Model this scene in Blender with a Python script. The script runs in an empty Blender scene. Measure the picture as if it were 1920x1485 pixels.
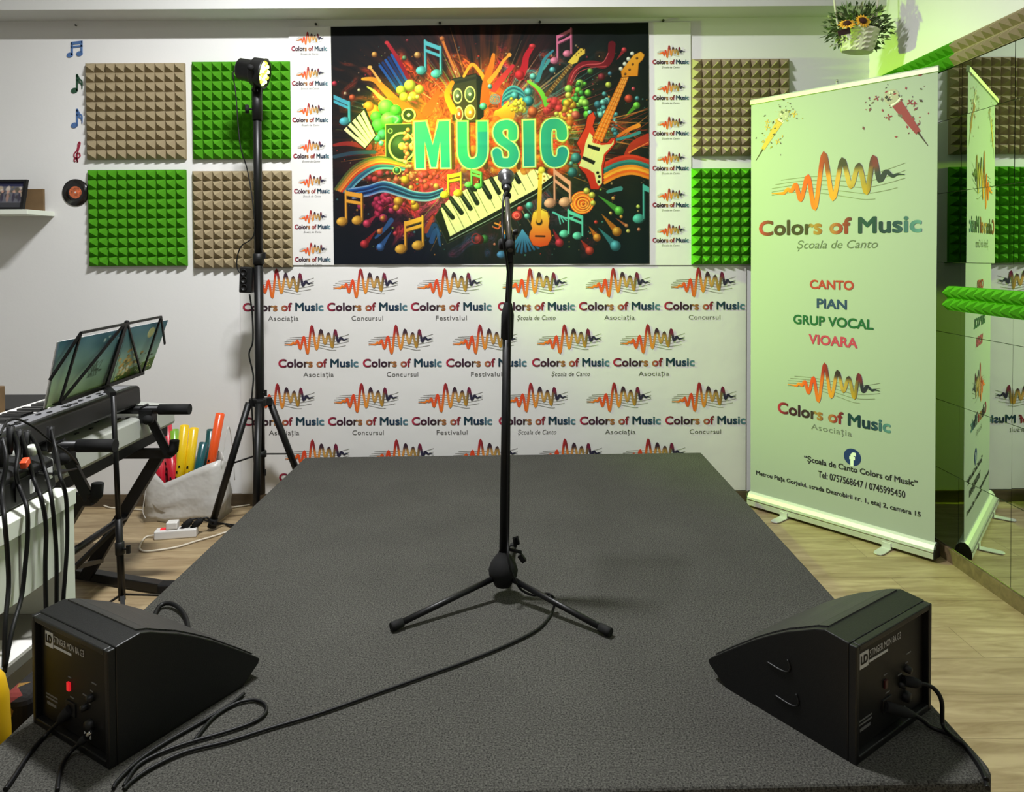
import bpy, bmesh, math, random
import numpy as np
from mathutils import Vector, Matrix, Euler
random.seed(7); RNG = np.random.default_rng(11)
sc = bpy.context.scene
COL = sc.collection
V = Vector
# ------------------------------------------------------------------ camera, light, exposure
F_PX, CAM_Z, PITCH, ROLL, HORIZ = 1350.0, 1.305, math.radians(1.2), math.radians(0.30), 473.0
YA = HORIZ + F_PX * math.tan(PITCH)
CAM = V((0, 0, CAM_Z))
_f = V((0, math.cos(PITCH), -math.sin(PITCH))); _u = V((0, math.sin(PITCH), math.cos(PITCH))); _x = V((1, 0, 0))
RV = math.cos(ROLL) * _x - math.sin(ROLL) * _u
UV = math.cos(ROLL) * _u + math.sin(ROLL) * _x
cd = bpy.data.cameras.new('camera'); cam = bpy.data.objects.new('camera', cd); COL.objects.link(cam)
cd.sensor_width = 36; cd.lens = F_PX / 1920 * 36; cd.shift_y = (YA - 742.5) / 1920; cd.clip_start = 0.02
m = Matrix((RV, UV, -_f)).transposed().to_4x4(); m.translation = CAM; cam.matrix_world = m
sc.camera = cam
w = bpy.data.worlds.new('world'); sc.world = w; w.use_nodes = True
w.node_tree.nodes['Background'].inputs[0].default_value = (.9, .92, 1, 1)
w.node_tree.nodes['Background'].inputs[1].default_value = 0.25
sc.view_settings.view_transform = 'Standard'; sc.view_settings.look = 'None'
sc.view_settings.gamma = 1; sc.view_settings.use_curve_mapping = False
sc.view_settings.exposure = -0.07
sc.cycles.use_denoising = True
sc.cycles.max_bounces = 8; sc.cycles.sample_clamp_indirect = 6

def area(name, loc, size, power, color=(1, .97, .92), rot=(0, 0, 0)):
    d = bpy.data.lights.new(name, 'AREA'); d.shape = 'RECTANGLE'; d.size, d.size_y = size; d.energy = power; d.color = color
    o = bpy.data.objects.new(name, d); COL.objects.link(o); o.location = loc; o.rotation_euler = rot; return o
CEIL = 3.3
area('ceiling_lamp_light', (-0.62, 2.16, CEIL - .05), (.4, .12), 128, (.975, .985, 1))
area('ceiling_lamp_light', (-0.6, 0.3, CEIL - .05), (1.2, .3), 13, (.975, .985, 1))
area('ceiling_lamp_light', (-1.2, -1.0, CEIL - .05), (1.2, .3), 13, (.975, .985, 1))

# ------------------------------------------------------------------ pixel rays (points are always put at a real depth)
def ray(x, y): return (_f + (x - 960) / F_PX * RV + (YA - y) / F_PX * UV)
def at(x, y, Y):
    x, y, Y = float(x), float(y), float(Y)
    d = ray(x, y); return CAM + d * (Y / d.y)
def fl(x, y, z=0.0):
    d = ray(x, y); return CAM + d * ((z - CAM_Z) / d.z)
def atX(x, y, X):
    d = ray(x, y); return CAM + d * (X / d.x)
def onp(x, y, P, n):
    d = ray(x, y); return CAM + d * ((P - CAM).dot(n) / d.dot(n))

def lin(c):
    c = np.asarray(c, float) / 255.0
    return np.where(c <= .04045, c / 12.92, ((c + .055) / 1.055) ** 2.4)
def L4(c): return tuple(lin(c)) + (1.0,)

# ------------------------------------------------------------------ materials
def nodes(name):
    mt = bpy.data.materials.new(name); mt.use_nodes = True
    nt = mt.node_tree; return mt, nt, nt.nodes['Principled BSDF']
def mat(name, c, rough=.6, metal=0, spec=.5, bump=None, emit=None, var=None, alpha=None, coat=0):
    mt, nt, b = nodes(name); N = nt.nodes; K = nt.links
    b.inputs['Base Color'].default_value = L4(c); b.inputs['Roughness'].default_value = rough
    b.inputs['Metallic'].default_value = metal; b.inputs['Specular IOR Level'].default_value = spec
    b.inputs['Coat Weight'].default_value = coat
    tc = N.new('ShaderNodeTexCoord')
    if var:
        sca, amt = var
        n = N.new('ShaderNodeTexNoise'); n.inputs['Scale'].default_value = sca; n.inputs['Detail'].default_value = 4
        K.new(tc.outputs['Object'], n.inputs['Vector'])
        r = N.new('ShaderNodeValToRGB'); lo = [max(0, v * (1 - amt)) for v in c]; hi = [min(255, v * (1 + amt)) for v in c]
        r.color_ramp.elements[0].color = L4(lo); r.color_ramp.elements[1].color = L4(hi)
        r.color_ramp.elements[0].position = .3; r.color_ramp.elements[1].position = .7
        K.new(n.outputs['Fac'], r.inputs['Fac']); K.new(r.outputs['Color'], b.inputs['Base Color'])
    if bump:
        sca, st, dist = bump
        n = N.new('ShaderNodeTexNoise'); n.inputs['Scale'].default_value = sca; n.inputs['Detail'].default_value = 3
        K.new(tc.outputs['Object'], n.inputs['Vector'])
        bp = N.new('ShaderNodeBump'); bp.inputs['Strength'].default_value = st; bp.inputs['Distance'].default_value = dist
        K.new(n.outputs['Fac'], bp.inputs['Height']); K.new(bp.outputs['Normal'], b.inputs['Normal'])
    if emit:
        b.inputs['Emission Color'].default_value = L4(emit[0]); b.inputs['Emission Strength'].default_value = emit[1]
    return mt
def vmat(name, rough=.6, spec=.4, bump=None, sheen=0):
    mt, nt, b = nodes(name)
    a = nt.nodes.new('ShaderNodeAttribute'); a.attribute_name = 'Col'
    nt.links.new(a.outputs['Color'], b.inputs['Base Color']); b.inputs['Roughness'].default_value = rough
    b.inputs['Specular IOR Level'].default_value = spec
    return mt
M = {}
M['wall'] = mat('white_paint', (226, 225, 222), .85, bump=(60, .15, .002), var=(1.3, .012))
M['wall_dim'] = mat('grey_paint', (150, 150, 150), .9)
M['beam'] = mat('off_white_paint', (206, 206, 202), .9)
M['ceil'] = mat('ceiling_paint', (232, 231, 228), .9)
M['print'] = vmat('printed_ink', .55, .3)
M['vinyl_print'] = vmat('printed_poster_vinyl', .75, .15)
M['paper'] = mat('white_banner_vinyl', (222, 220, 216), .5, bump=(7, .25, .01))
M['roll'] = mat('rollup_film', (164, 166, 167), .6, spec=.2)
M['foam_tan'] = mat('tan_foam', (152, 138, 109), .95, spec=.1, bump=(160, .3, .003))
M['foam_green'] = mat('green_foam', (72, 142, 28), .95, spec=.1, bump=(160, .3, .003))
M['black'] = mat('black_plastic', (13, 13, 14), .5, spec=.4)
M['blackm'] = mat('black_metal', (10, 10, 11), .42, spec=.4)
M['rubber'] = mat('black_rubber', (15, 15, 15), .8, spec=.35)
M['cable'] = mat('black_cable', (8, 8, 9), .5, spec=.35)
M['cablew'] = mat('white_cable', (216, 208, 190), .5)
M['chrome'] = mat('chrome', (190, 190, 190), .2, 1)
M['alu'] = mat('brushed_aluminium', (206, 206, 204), .55, .55, bump=(300, .05, .001))
M['steel'] = mat('mesh_steel', (120, 120, 120), .4, .9)
M['cab'] = mat('speaker_black_paint', (6, 6, 6), .45, spec=.5, bump=(500, .35, .0012))
M['cabpanel'] = mat('speaker_rear_panel', (9, 8, 7), .5, spec=.35)
M['white_ink'] = mat('white_ink', (205, 205, 205), .6)
M['grey_ink'] = mat('grey_ink', (105, 105, 105), .6)
M['red_led'] = mat('red_lit_switch', (200, 30, 40), .4, emit=((255, 40, 50), .55))
M['red_sw'] = mat('red_switch', (66, 20, 20), .45)
M['desk'] = mat('white_laminate', (226, 230, 216), .45)
M['deskgrey'] = mat('grey_board', (120, 118, 110), .7)
M['kgrey'] = mat('silver_keyboard_plastic', (172, 174, 166), .4)
M['kblack'] = mat('black_keyboard_plastic', (24, 24, 26), .38)
M['kpanel'] = mat('keyboard_control_panel', (120, 120, 124), .4)
M['keyw'] = mat('white_keys', (238, 236, 230), .3)
M['keyb'] = mat('black_keys', (22, 22, 22), .3)
M['plasticw'] = mat('white_plastic', (226, 224, 220), .35)
M['orange'] = mat('orange_plug', (225, 80, 35), .5)
M['yellow'] = mat('yellow_plastic', (222, 178, 15), .5)
M['brown'] = mat('brown_cardboard', (112, 88, 58), .8, var=(8, .12))
M['basket'] = mat('whitewashed_wicker', (212, 208, 190), .75, bump=(120, .4, .003))
M['leaf'] = mat('green_leaf', (72, 92, 48), .7, var=(14, .35))
M['leafp'] = mat('pale_leaf', (158, 162, 128), .7, var=(14, .2))
M['petal'] = mat('yellow_petal', (238, 172, 42), .6, var=(30, .12))
M['seed'] = mat('dark_flower_centre', (62, 26, 18), .9)
M['ribbon'] = mat('dark_ribbon', (48, 12, 20), .5)
M['pin'] = mat('pin_dark', (40, 40, 38), .4)

def m_carpet():
    mt, nt, b = nodes('charcoal_carpet'); N, K = nt.nodes, nt.links
    tc = N.new('ShaderNodeTexCoord')
    n1 = N.new('ShaderNodeTexNoise'); n1.inputs['Scale'].default_value = 250; n1.inputs['Detail'].default_value = 5; n1.inputs['Roughness'].default_value = .75
    n2 = N.new('ShaderNodeTexNoise'); n2.inputs['Scale'].default_value = 3.5; n2.inputs['Detail'].default_value = 4
    for n in (n1, n2): K.new(tc.outputs['Object'], n.inputs['Vector'])
    r = N.new('ShaderNodeValToRGB'); r.color_ramp.elements[0].position = .36; r.color_ramp.elements[1].position = .66
    r.color_ramp.elements[0].color = L4((32, 32, 30)); r.color_ramp.elements[1].color = L4((104, 103, 97))
    K.new(n1.outputs['Fac'], r.inputs['Fac'])
    mx = N.new('ShaderNodeMix'); mx.data_type = 'RGBA'; mx.blend_type = 'MULTIPLY'; mx.inputs[0].default_value = .35
    K.new(r.outputs['Color'], mx.inputs[6]); K.new(n2.outputs['Fac'], mx.inputs[7]); K.new(mx.outputs[2], b.inputs['Base Color'])
    b.inputs['Roughness'].default_value = 1; b.inputs['Specular IOR Level'].default_value = .08
    bp = N.new('ShaderNodeBump'); bp.inputs['Strength'].default_value = .25; bp.inputs['Distance'].default_value = .002
    K.new(n1.outputs['Fac'], bp.inputs['Height']); K.new(bp.outputs['Normal'], b.inputs['Normal'])
    return mt
M['carpet'] = m_carpet()
def m_wood(name, a, c, plank=True, rough=.45):
    mt, nt, b = nodes(name); N, K = nt.nodes, nt.links
    tc = N.new('ShaderNodeTexCoord'); mp = N.new('ShaderNodeMapping'); mp.inputs['Scale'].default_value = (1.6, 11, 11)
    K.new(tc.outputs['Object'], mp.inputs['Vector'])
    n = N.new('ShaderNodeTexNoise'); n.inputs['Scale'].default_value = 2.2; n.inputs['Detail'].default_value = 7; n.inputs['Roughness'].default_value = .62; n.inputs['Distortion'].default_value = .9
    K.new(mp.outputs['Vector'], n.inputs['Vector'])
    r = N.new('ShaderNodeValToRGB'); r.color_ramp.elements[0].position = .3; r.color_ramp.elements[1].position = .68
    r.color_ramp.elements[0].color = L4(a); r.color_ramp.elements[1].color = L4(c)
    K.new(n.outputs['Fac'], r.inputs['Fac']); last = r.outputs['Color']
    if plank:
        br = N.new('ShaderNodeTexBrick'); br.inputs['Scale'].default_value = 1; br.inputs['Brick Width'].default_value = 1.28
        br.inputs['Row Height'].default_value = .19; br.inputs['Mortar Size'].default_value = .0012; br.offset = .37
        br.inputs['Color1'].default_value = (1, 1, 1, 1); br.inputs['Color2'].default_value = (.86, .85, .83, 1); br.inputs['Mortar'].default_value = (.5, .47, .43, 1)
        K.new(tc.outputs['Object'], br.inputs['Vector'])
        mx = N.new('ShaderNodeMix'); mx.data_type = 'RGBA'; mx.blend_type = 'MULTIPLY'; mx.inputs[0].default_value = 1
        K.new(last, mx.inputs[6]); K.new(br.outputs['Color'], mx.inputs[7]); last = mx.outputs[2]
    K.new(last, b.inputs['Base Color']); b.inputs['Roughness'].default_value = rough
    return mt
M['floor'] = m_wood('oak_laminate', (134, 112, 80), (182, 162, 126))
M['skirt'] = m_wood('brown_skirting', (92, 76, 56), (126, 106, 78), False)
M['skirt_dark'] = m_wood('dark_skirting', (74, 62, 48), (98, 84, 64), False)
M['mirror'] = mat('mirror_glass', (214, 222, 214), .0, 1)
M['mirror_back'] = mat('mirror_gap', (40, 48, 42), .5)
def m_grille():
    mt, nt, b = nodes('perforated_grille'); N, K = nt.nodes, nt.links
    tc = N.new('ShaderNodeTexCoord'); v = N.new('ShaderNodeTexVoronoi'); v.inputs['Scale'].default_value = 170; v.inputs['Randomness'].default_value = .15
    K.new(tc.outputs['Object'], v.inputs['Vector'])
    r = N.new('ShaderNodeValToRGB'); r.color_ramp.elements[0].position = .3; r.color_ramp.elements[1].position = .5
    r.color_ramp.elements[0].color = L4((5, 5, 5)); r.color_ramp.elements[1].color = L4((40, 40, 38))
    K.new(v.outputs['Distance'], r.inputs['Fac']); K.new(r.outputs['Color'], b.inputs['Base Color']); b.inputs['Roughness'].default_value = .5
    return mt
M['grille'] = m_grille()

# ------------------------------------------------------------------ mesh builder
WL = {}
def tagd(o, label=None, cat=None, group=None, kind=None):
    if label: o['label'] = label
    if cat: o['category'] = cat
    if group: o['group'] = group
    if kind: o['kind'] = kind
    return o
def thing(name, label, cat, loc=(0, 0, 0), group=None):
    o = bpy.data.objects.new(name, None); COL.objects.link(o); o.location = loc; o.empty_display_size = .05
    WL[o] = V(loc); return tagd(o, label, cat, group)
def basis(d):
    d = V(d).normalized(); a = V((0, 0, 1)) if abs(d.z) < .95 else V((1, 0, 0))
    x = a.cross(d).normalized(); return x, d.cross(x), d
def cr(pts, n=8, closed=False):
    P = [V(p) for p in pts]; out = []; k = len(P)
    for i in range(k if closed else k - 1):
        g = (lambda j: P[j % k]) if closed else (lambda j: P[max(0, min(k - 1, j))])
        a, b, c, d = g(i - 1), g(i), g(i + 1), g(i + 2)
        for s in range(n):
            t = s / n
            out.append(.5 * ((2 * b) + (c - a) * t + (2 * a - 5 * b + 4 * c - d) * t * t + (3 * b - a - 3 * c + d) * t ** 3))
    if not closed: out.append(P[-1])
    return out
class MB:
    def __init__(s): s.v = []; s.f = []; s.mi = []; s.sm = []; s.c = []
    def add(s, vs, fs, mi=0, smooth=False, col=None):
        o = len(s.v); s.v += [V(p) for p in vs]
        for k, f in enumerate(fs):
            s.f.append([i + o for i in f]); s.mi.append(mi); s.sm.append(smooth)
        if col is None: col = (1, 1, 1)
        if len(col) and not hasattr(col[0], '__len__'): s.c += [tuple(col)] * len(vs)
        else: s.c += [tuple(c) for c in col]
        return s
    def box(s, p0, p1, R=None, o=None, mi=0, col=None):
        x0, y0, z0 = [min(a, b) for a, b in zip(p0, p1)]; x1, y1, z1 = [max(a, b) for a, b in zip(p0, p1)]
        vs = [V(p) for p in ((x0, y0, z0), (x1, y0, z0), (x1, y1, z0), (x0, y1, z0), (x0, y0, z1), (x1, y0, z1), (x1, y1, z1), (x0, y1, z1))]
        if R is not None: vs = [R @ p + V(o or (0, 0, 0)) for p in vs]
        return s.add(vs, [(0, 3, 2, 1), (4, 5, 6, 7), (0, 1, 5, 4), (1, 2, 6, 5), (2, 3, 7, 6), (3, 0, 4, 7)], mi, col=col)
    def bar(s, a, b, w, h, up=(0, 0, 1), mi=0):
        a, b = V(a), V(b); d = (b - a).normalized(); u = V(up); x = d.cross(u)
        x = x.normalized() if x.length > 1e-4 else basis(d)[0]; u = x.cross(d).normalized()
        vs = [p + x * sx * w / 2 + u * sy * h / 2 for p in (a, b) for sx, sy in ((-1, -1), (1, -1), (1, 1), (-1, 1))]
        return s.add(vs, [(0, 3, 2, 1), (4, 5, 6, 7), (0, 1, 5, 4), (1, 2, 6, 5), (2, 3, 7, 6), (3, 0, 4, 7)], mi)
    def tube(s, pts, r, n=10, cap=True, mi=0, col=None):
        P = [V(p) for p in pts]; k = len(P); R = r if hasattr(r, '__len__') else [r] * k
        vs = []; x = None
        for i, p in enumerate(P):
            d = (P[min(i + 1, k - 1)] - P[max(i - 1, 0)])
            d = d.normalized() if d.length > 1e-9 else V((0, 0, 1))
            if x is None: x = basis(d)[0]
            x = (x - d * x.dot(d)); x = x.normalized() if x.length > 1e-6 else basis(d)[0]
            y = d.cross(x)
            vs += [p + (x * math.cos(2 * math.pi * j / n) + y * math.sin(2 * math.pi * j / n)) * R[i] for j in range(n)]
        fs = [(i * n + j, i * n + (j + 1) % n, (i + 1) * n + (j + 1) % n, (i + 1) * n + j) for i in range(k - 1) for j in range(n)]
        s.add(vs, fs, mi, True, col)
        if cap:
            o = len(s.v) - len(vs)
            s.f.append([o + j for j in range(n)][::-1]); s.f.append([o + (k - 1) * n + j for j in range(n)]); s.mi += [mi, mi]; s.sm += [False, False]
        return s
    def lathe(s, prof, o=(0, 0, 0), d=(0, 0, 1), n=24, mi=0, smooth=True, col=None):
        x, y, z = basis(d); o = V(o); vs = []; k = len(prof)
        for r, h in prof:
            vs += [o + z * h + (x * math.cos(2 * math.pi * j / n) + y * math.sin(2 * math.pi * j / n)) * max(r, 1e-5) for j in range(n)]
        fs = [(i * n + j, i * n + (j + 1) % n, (i + 1) * n + (j + 1) % n, (i + 1) * n + j) for i in range(k - 1) for j in range(n)]
        return s.add(vs, fs, mi, smooth, col)
    def ball(s, c, r, n=12, mi=0, sc_=(1, 1, 1), R=None, col=None):
        vs = []; fs = []
        for i in range(n // 2 + 1):
            t = math.pi * i / (n // 2)
            for j in range(n):
                p = V((math.sin(t) * math.cos(2 * math.pi * j / n) * sc_[0], math.sin(t) * math.sin(2 * math.pi * j / n) * sc_[1], math.cos(t) * sc_[2])) * r
                vs.append((R @ p if R else p) + V(c))
        for i in range(n // 2):
            for j in range(n): fs.append((i * n + j, (i + 1) * n + j, (i + 1) * n + (j + 1) % n, i * n + (j + 1) % n))
        return s.add(vs, fs, mi, True, col)
    def prism(s, poly, o, ux, uy, depth, mi=0, col=None, sides=True):
        """polygon (2D) in the plane o + x*ux + y*uy, extruded by the vector depth"""
        o, ux, uy, dp = V(o), V(ux), V(uy), V(depth); n = len(poly)
        a = [o + ux * float(p[0]) + uy * float(p[1]) for p in poly]; b = [p + dp for p in a]
        fs = [list(range(n))[::-1], [n + i for i in range(n)]] + [(i, (i + 1) % n, n + (i + 1) % n, n + i) for i in range(n)]
        return s.add(a + b, fs, mi, False, col)
    def flat(s, v2, f2, o, ux, uy, col=None, mi=0):
        o, ux, uy = V(o), V(ux), V(uy)
        return s.add([o + ux * float(p[0]) + uy * float(p[1]) for p in v2], f2, mi, False, col)
    def build(s, name, mats, parent=None, origin=None, bevel=0, seg=2, solid=0, subsurf=0, vc=False):
        if not isinstance(mats, (list, tuple)): mats = [mats]
        me = bpy.data.meshes.new(name)
        if parent is not None: off = WL[parent]
        elif origin is not None: off = V(origin)
        else:
            a = np.array([tuple(p) for p in s.v]); off = V(((a[:, 0].min() + a[:, 0].max()) / 2, (a[:, 1].min() + a[:, 1].max()) / 2, a[:, 2].min()))
        me.from_pydata([tuple(p - off) for p in s.v], [], s.f)
        for mt in mats: me.materials.append(mt)
        me.polygons.foreach_set('material_index', s.mi); me.polygons.foreach_set('use_smooth', s.sm)
        if vc:
            a = me.attributes.new('Col', 'FLOAT_COLOR', 'POINT')
            a.data.foreach_set('color', np.c_[np.array(s.c, dtype=np.float32), np.ones(len(s.c), dtype=np.float32)].ravel())
        me.update()
        bm = bmesh.new(); bm.from_mesh(me)
        if not vc: bmesh.ops.recalc_face_normals(bm, faces=bm.faces)
        bm.to_mesh(me); bm.free()
        o = bpy.data.objects.new(name, me); COL.objects.link(o)
        if parent is not None: o.parent = parent
        else: o.location = off
        WL[o] = off
        if bevel:
            b = o.modifiers.new('bevel', 'BEVEL'); b.width = bevel; b.segments = seg; b.limit_method = 'ANGLE'; b.angle_limit = math.radians(35)
        if solid:
            b = o.modifiers.new('solid', 'SOLIDIFY'); b.thickness = solid; b.offset = 0
        if subsurf:
            b = o.modifiers.new('sub', 'SUBSURF'); b.levels = subsurf; b.render_levels = subsurf
        return o
def rgb(c): return tuple(lin(c))

# ------------------------------------------------------------------ text
_TC = {}
def text2d(s, bold=0.0, shear=0.0, space=1.0):
    """glyph outlines as a flat mesh with cap height about 1: (verts Nx2, faces)"""
    key = (s, bold, shear, space)
    if key in _TC: return _TC[key]
    cu = bpy.data.curves.new('t', 'FONT'); cu.body = s; cu.size = 1; cu.offset = bold; cu.shear = shear; cu.resolution_u = 4; cu.space_character = space
    cu.fill_mode = 'FRONT'
    ob = bpy.data.objects.new('t', cu); COL.objects.link(ob)
    bpy.context.view_layer.update()
    dg = bpy.context.evaluated_depsgraph_get(); ev = ob.evaluated_get(dg); me = ev.to_mesh()
    vs = np.array([(p.co.x, p.co.y) for p in me.vertices]); fs = [list(p.vertices) for p in me.polygons]
    ev.to_mesh_clear(); bpy.data.objects.remove(ob); bpy.data.curves.remove(cu)
    _TC[key] = (vs, fs); return _TC[key]
def fit(s, x0, x1, y0, cap, bold=0.0, shear=0.0, space=1.0):
    """text scaled to run from x0 to x1 on the baseline y0 with capitals of height cap"""
    v, f = text2d(s, bold, shear, space); v = v.copy()
    a, b = v[:, 0].min(), v[:, 0].max()
    v[:, 0] = x0 + (v[:, 0] - a) / (b - a) * (x1 - x0); v[:, 1] = y0 + v[:, 1] * cap / .69
    return v, f
def ramp(stops, t):
    ts = [q[0] for q in stops]; cs = np.array([lin(q[1]) for q in stops])
    return np.stack([np.interp(t, ts, cs[:, k]) for k in range(3)], -1)
NAME_STOPS = [(0, (178, 44, 66)), (.06, (120, 28, 52)), (.12, (66, 26, 46)), (.26, (50, 30, 44)), (.345, (60, 44, 44)), (.36, (168, 124, 72)), (.42, (150, 90, 50)), (.46, (96, 52, 42)), (.5, (176, 112, 70)),
              (.53, (150, 52, 52)), (.59, (130, 34, 46)), (.62, (34, 38, 58)), (.7, (24, 62, 70)), (.78, (22, 40, 62)), (.88, (34, 58, 80)), (1, (92, 134, 144))]
def ribbon(pts, wd):
    """flat stroke of the given width(s) along 2D points -> verts, faces"""
    P = np.array(pts, float); n = len(P); W = np.broadcast_to(np.asarray(wd, float), (n,))
    d = np.gradient(P, axis=0); d /= np.maximum(1e-9, np.linalg.norm(d, axis=1))[:, None]; nn = np.c_[-d[:, 1], d[:, 0]]
    v = np.empty((2 * n, 2)); v[0::2] = P + nn * W[:, None] / 2; v[1::2] = P - nn * W[:, None] / 2
    return v, [(2 * i, 2 * i + 1, 2 * i + 3, 2 * i + 2) for i in range(n - 1)]
WAVE_K = [(240, 1272), (330, 1275), (358, 1250), (385, 1262), (416, 1220), (452, 1332), (502, 1168), (550, 1400), (612, 1020), (675, 1340), (735, 1075), (790, 1265), (838, 1122), (888, 1312), (930, 1080), (968, 1238), (1005, 1182), (1045, 1215), (1070, 1205), (1112, 1211)]
def wave2d():
    pts = []
    for (x0, y0), (x1, y1) in zip(WAVE_K, WAVE_K[1:]):
        for t in np.arange(10) / 10.0:
            pts.append((x0 + (x1 - x0) * t, y0 + (y1 - y0) * (.25 * t + .75 * (.5 - .5 * math.cos(math.pi * t)))))
    pts.append(WAVE_K[-1]); P = np.array(pts)
    P[:, 0] = (P[:, 0] - 240) / 875; P[:, 1] = (1410 - P[:, 1]) / 875
    return P
WP = wave2d()
def wavecol(v):
    x, y = v[:, 0], v[:, 1]
    base = ramp([(0, (235, 170, 50)), (.12, (232, 140, 40)), (.2, (222, 80, 40)), (.33, (214, 66, 34)), (.45, (216, 128, 50)), (.6, (196, 150, 80)), (.75, (150, 120, 60)), (.8, (46, 40, 62)), (1, (26, 34, 56))], x)
    top = ramp([(0, (222, 80, 40)), (.35, (196, 40, 36)), (.5, (60, 40, 50)), (.75, (56, 36, 52)), (.79, (120, 30, 56)), (1, (26, 34, 56))], x)
    low = ramp([(0, (225, 90, 40)), (.3, (214, 90, 36)), (.5, (222, 140, 50)), (.62, (150, 100, 40)), (.74, (190, 140, 40)), (.8, (40, 40, 60)), (1, (26, 34, 56))], x)
    t = np.clip((y - .27) / .05, 0, 1)[:, None]; b = np.clip((.2 - y) / .08, 0, 1)[:, None]
    c = base * (1 - t) + top * t
    return c * (1 - b) + low * b
def logo_into(mb, o, ux, uy, W, wthick=.042, staves=True, lw=.005):
    """wave logo of width W, its lower left corner at o"""
    o, ux, uy = V(o), V(ux), V(uy)
    if staves:
        for k in range(5):
            xs = np.linspace(0 if k > 1 else .03 + .05 * (1 - k), 1 - .05 * max(0, k - 2) - (.1 if k == 4 else 0) * 1, 26)
            y = .255 - .028 * k + .04 * np.sin(xs * 3.0) * (1 - xs) - .16 * np.maximum(0, xs - .25) * (k * .22 + .1) + .27 * np.maximum(0, xs - .72) ** 1.25 * 1.6 - .02 * xs
            gap = xs
            v, f = ribbon(np.c_[xs, y], lw); mb.flat(v * W, f, o, ux, uy, col=rgb((120, 116, 110)))
    wd = np.full(len(WP), wthick); x = WP[:, 0]
    wd *= np.clip(np.minimum(x / .16, (1 - x) / .14), .12, 1) ** .8
    v, f = ribbon(WP, wd)
    mb.flat(v * W, f, o + ux.cross(uy).normalized() * .0006, ux, uy, col=wavecol(v))
    nn = ux.cross(uy).normalized()
    for k, q in enumerate(mb.v[-len(v):]): q += nn * (k // 2 * 4e-6)
def strike(mb, v, f, o, ux, uy, col, bw):
    nn = V(ux).cross(V(uy)).normalized()
    for k, (a, b) in enumerate(((0, 0), (1, 0), (-1, 0), (0, 1), (0, -1), (.7, .7), (-.7, .7), (.7, -.7), (-.7, -.7)) if bw else ((0, 0),)):
        q = v.copy(); q[:, 0] += a * bw; q[:, 1] += b * bw; mb.flat(q, f, V(o) + nn * (.00008 * k), ux, uy, col=col)
def name_into(mb, o, ux, uy, x0, x1, y0, cap, s='Colors of Music', bold=.018):
    v, f = fit(s, x0, x1, y0, cap); strike(mb, v, f, o, ux, uy, ramp(NAME_STOPS, (v[:, 0] - x0) / (x1 - x0)), bold * cap * 2.4)
def ink_into(mb, o, ux, uy, s, x0, x1, y0, cap, c, bold=0.0, shear=0.0, space=1.0):
    v, f = fit(s, x0, x1, y0, cap, 0, shear, space); strike(mb, v, f, o, ux, uy, rgb(c), bold * cap * 2.4)

# ------------------------------------------------------------------ the room
YW, XR, XL, YF = 3.71, 1.835, -3.0, -2.2
def slab(name, p0, p1, mt): return tagd(MB().box(p0, p1).build(name, mt), kind='structure')
slab('floor', (XL - .1, YF - .1, -.1), (XR + .1, YW + .1, 0), M['floor'])
slab('ceiling', (XL - .1, YF - .1, CEIL), (XR + .1, YW + .1, CEIL + .1), M['ceil'])
slab('wall_back', (XL - .1, YW, 0), (XR + .1, YW + .1, CEIL), M['wall'])
slab('wall_right', (XR, YF, 0), (XR + .1, YW, CEIL), M['wall'])
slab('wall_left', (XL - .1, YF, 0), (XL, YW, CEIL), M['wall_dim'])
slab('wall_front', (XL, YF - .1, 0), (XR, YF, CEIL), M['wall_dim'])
slab('trim_1', (XL, 3.54, 2.5), (XR, YW, CEIL), M['beam'])          # boxed-in beam along the back wall
slab('baseboard_back', (XL, YW - .012, 0), (XR, YW, .062), M['skirt_dark'])
slab('baseboard_right', (XR - .014, YF, 0), (XR, YW - .012, .055), M['skirt'])

# mirror wall of square tiles
mir = thing('wall_mirror', 'tall tiled mirror covering the right wall below the foam strip', 'mirror', (XR, 1.6, .06))
mb = MB().box((XR - .004, -1.0, .06), (XR, YW - .015, 2.06)); mb.build('backing', M['mirror_back'], mir)
mb = MB(); zt = [.06, .37, .664, .957, 1.253, 1.546, 1.85, 2.06]
yj = 2.934 - .31 * 13
ys = [yj + .31 * k for k in range(16)]
for a, b in zip(ys, ys[1:] + [YW - .016]):
    if b > YW - .016: b = YW - .016
    if b - a < .02: continue
    for z0, z1 in zip(zt, zt[1:]):
        g = .0012; t1, t2 = random.uniform(-1, 1) * .0009, random.uniform(-1, 1) * .0009
        X = XR - .0065
        vs = [(X + t1, a + g, z0 + g), (X - t1, b - g, z0 + g), (X - t1 + t2 * .5, b - g, z1 - g), (X + t1 + t2 * .5, a + g, z1 - g)]
        mb.add(vs, [(0, 1, 2, 3)])
mb.build('glass_tiles', M['mirror'], mir)

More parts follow.
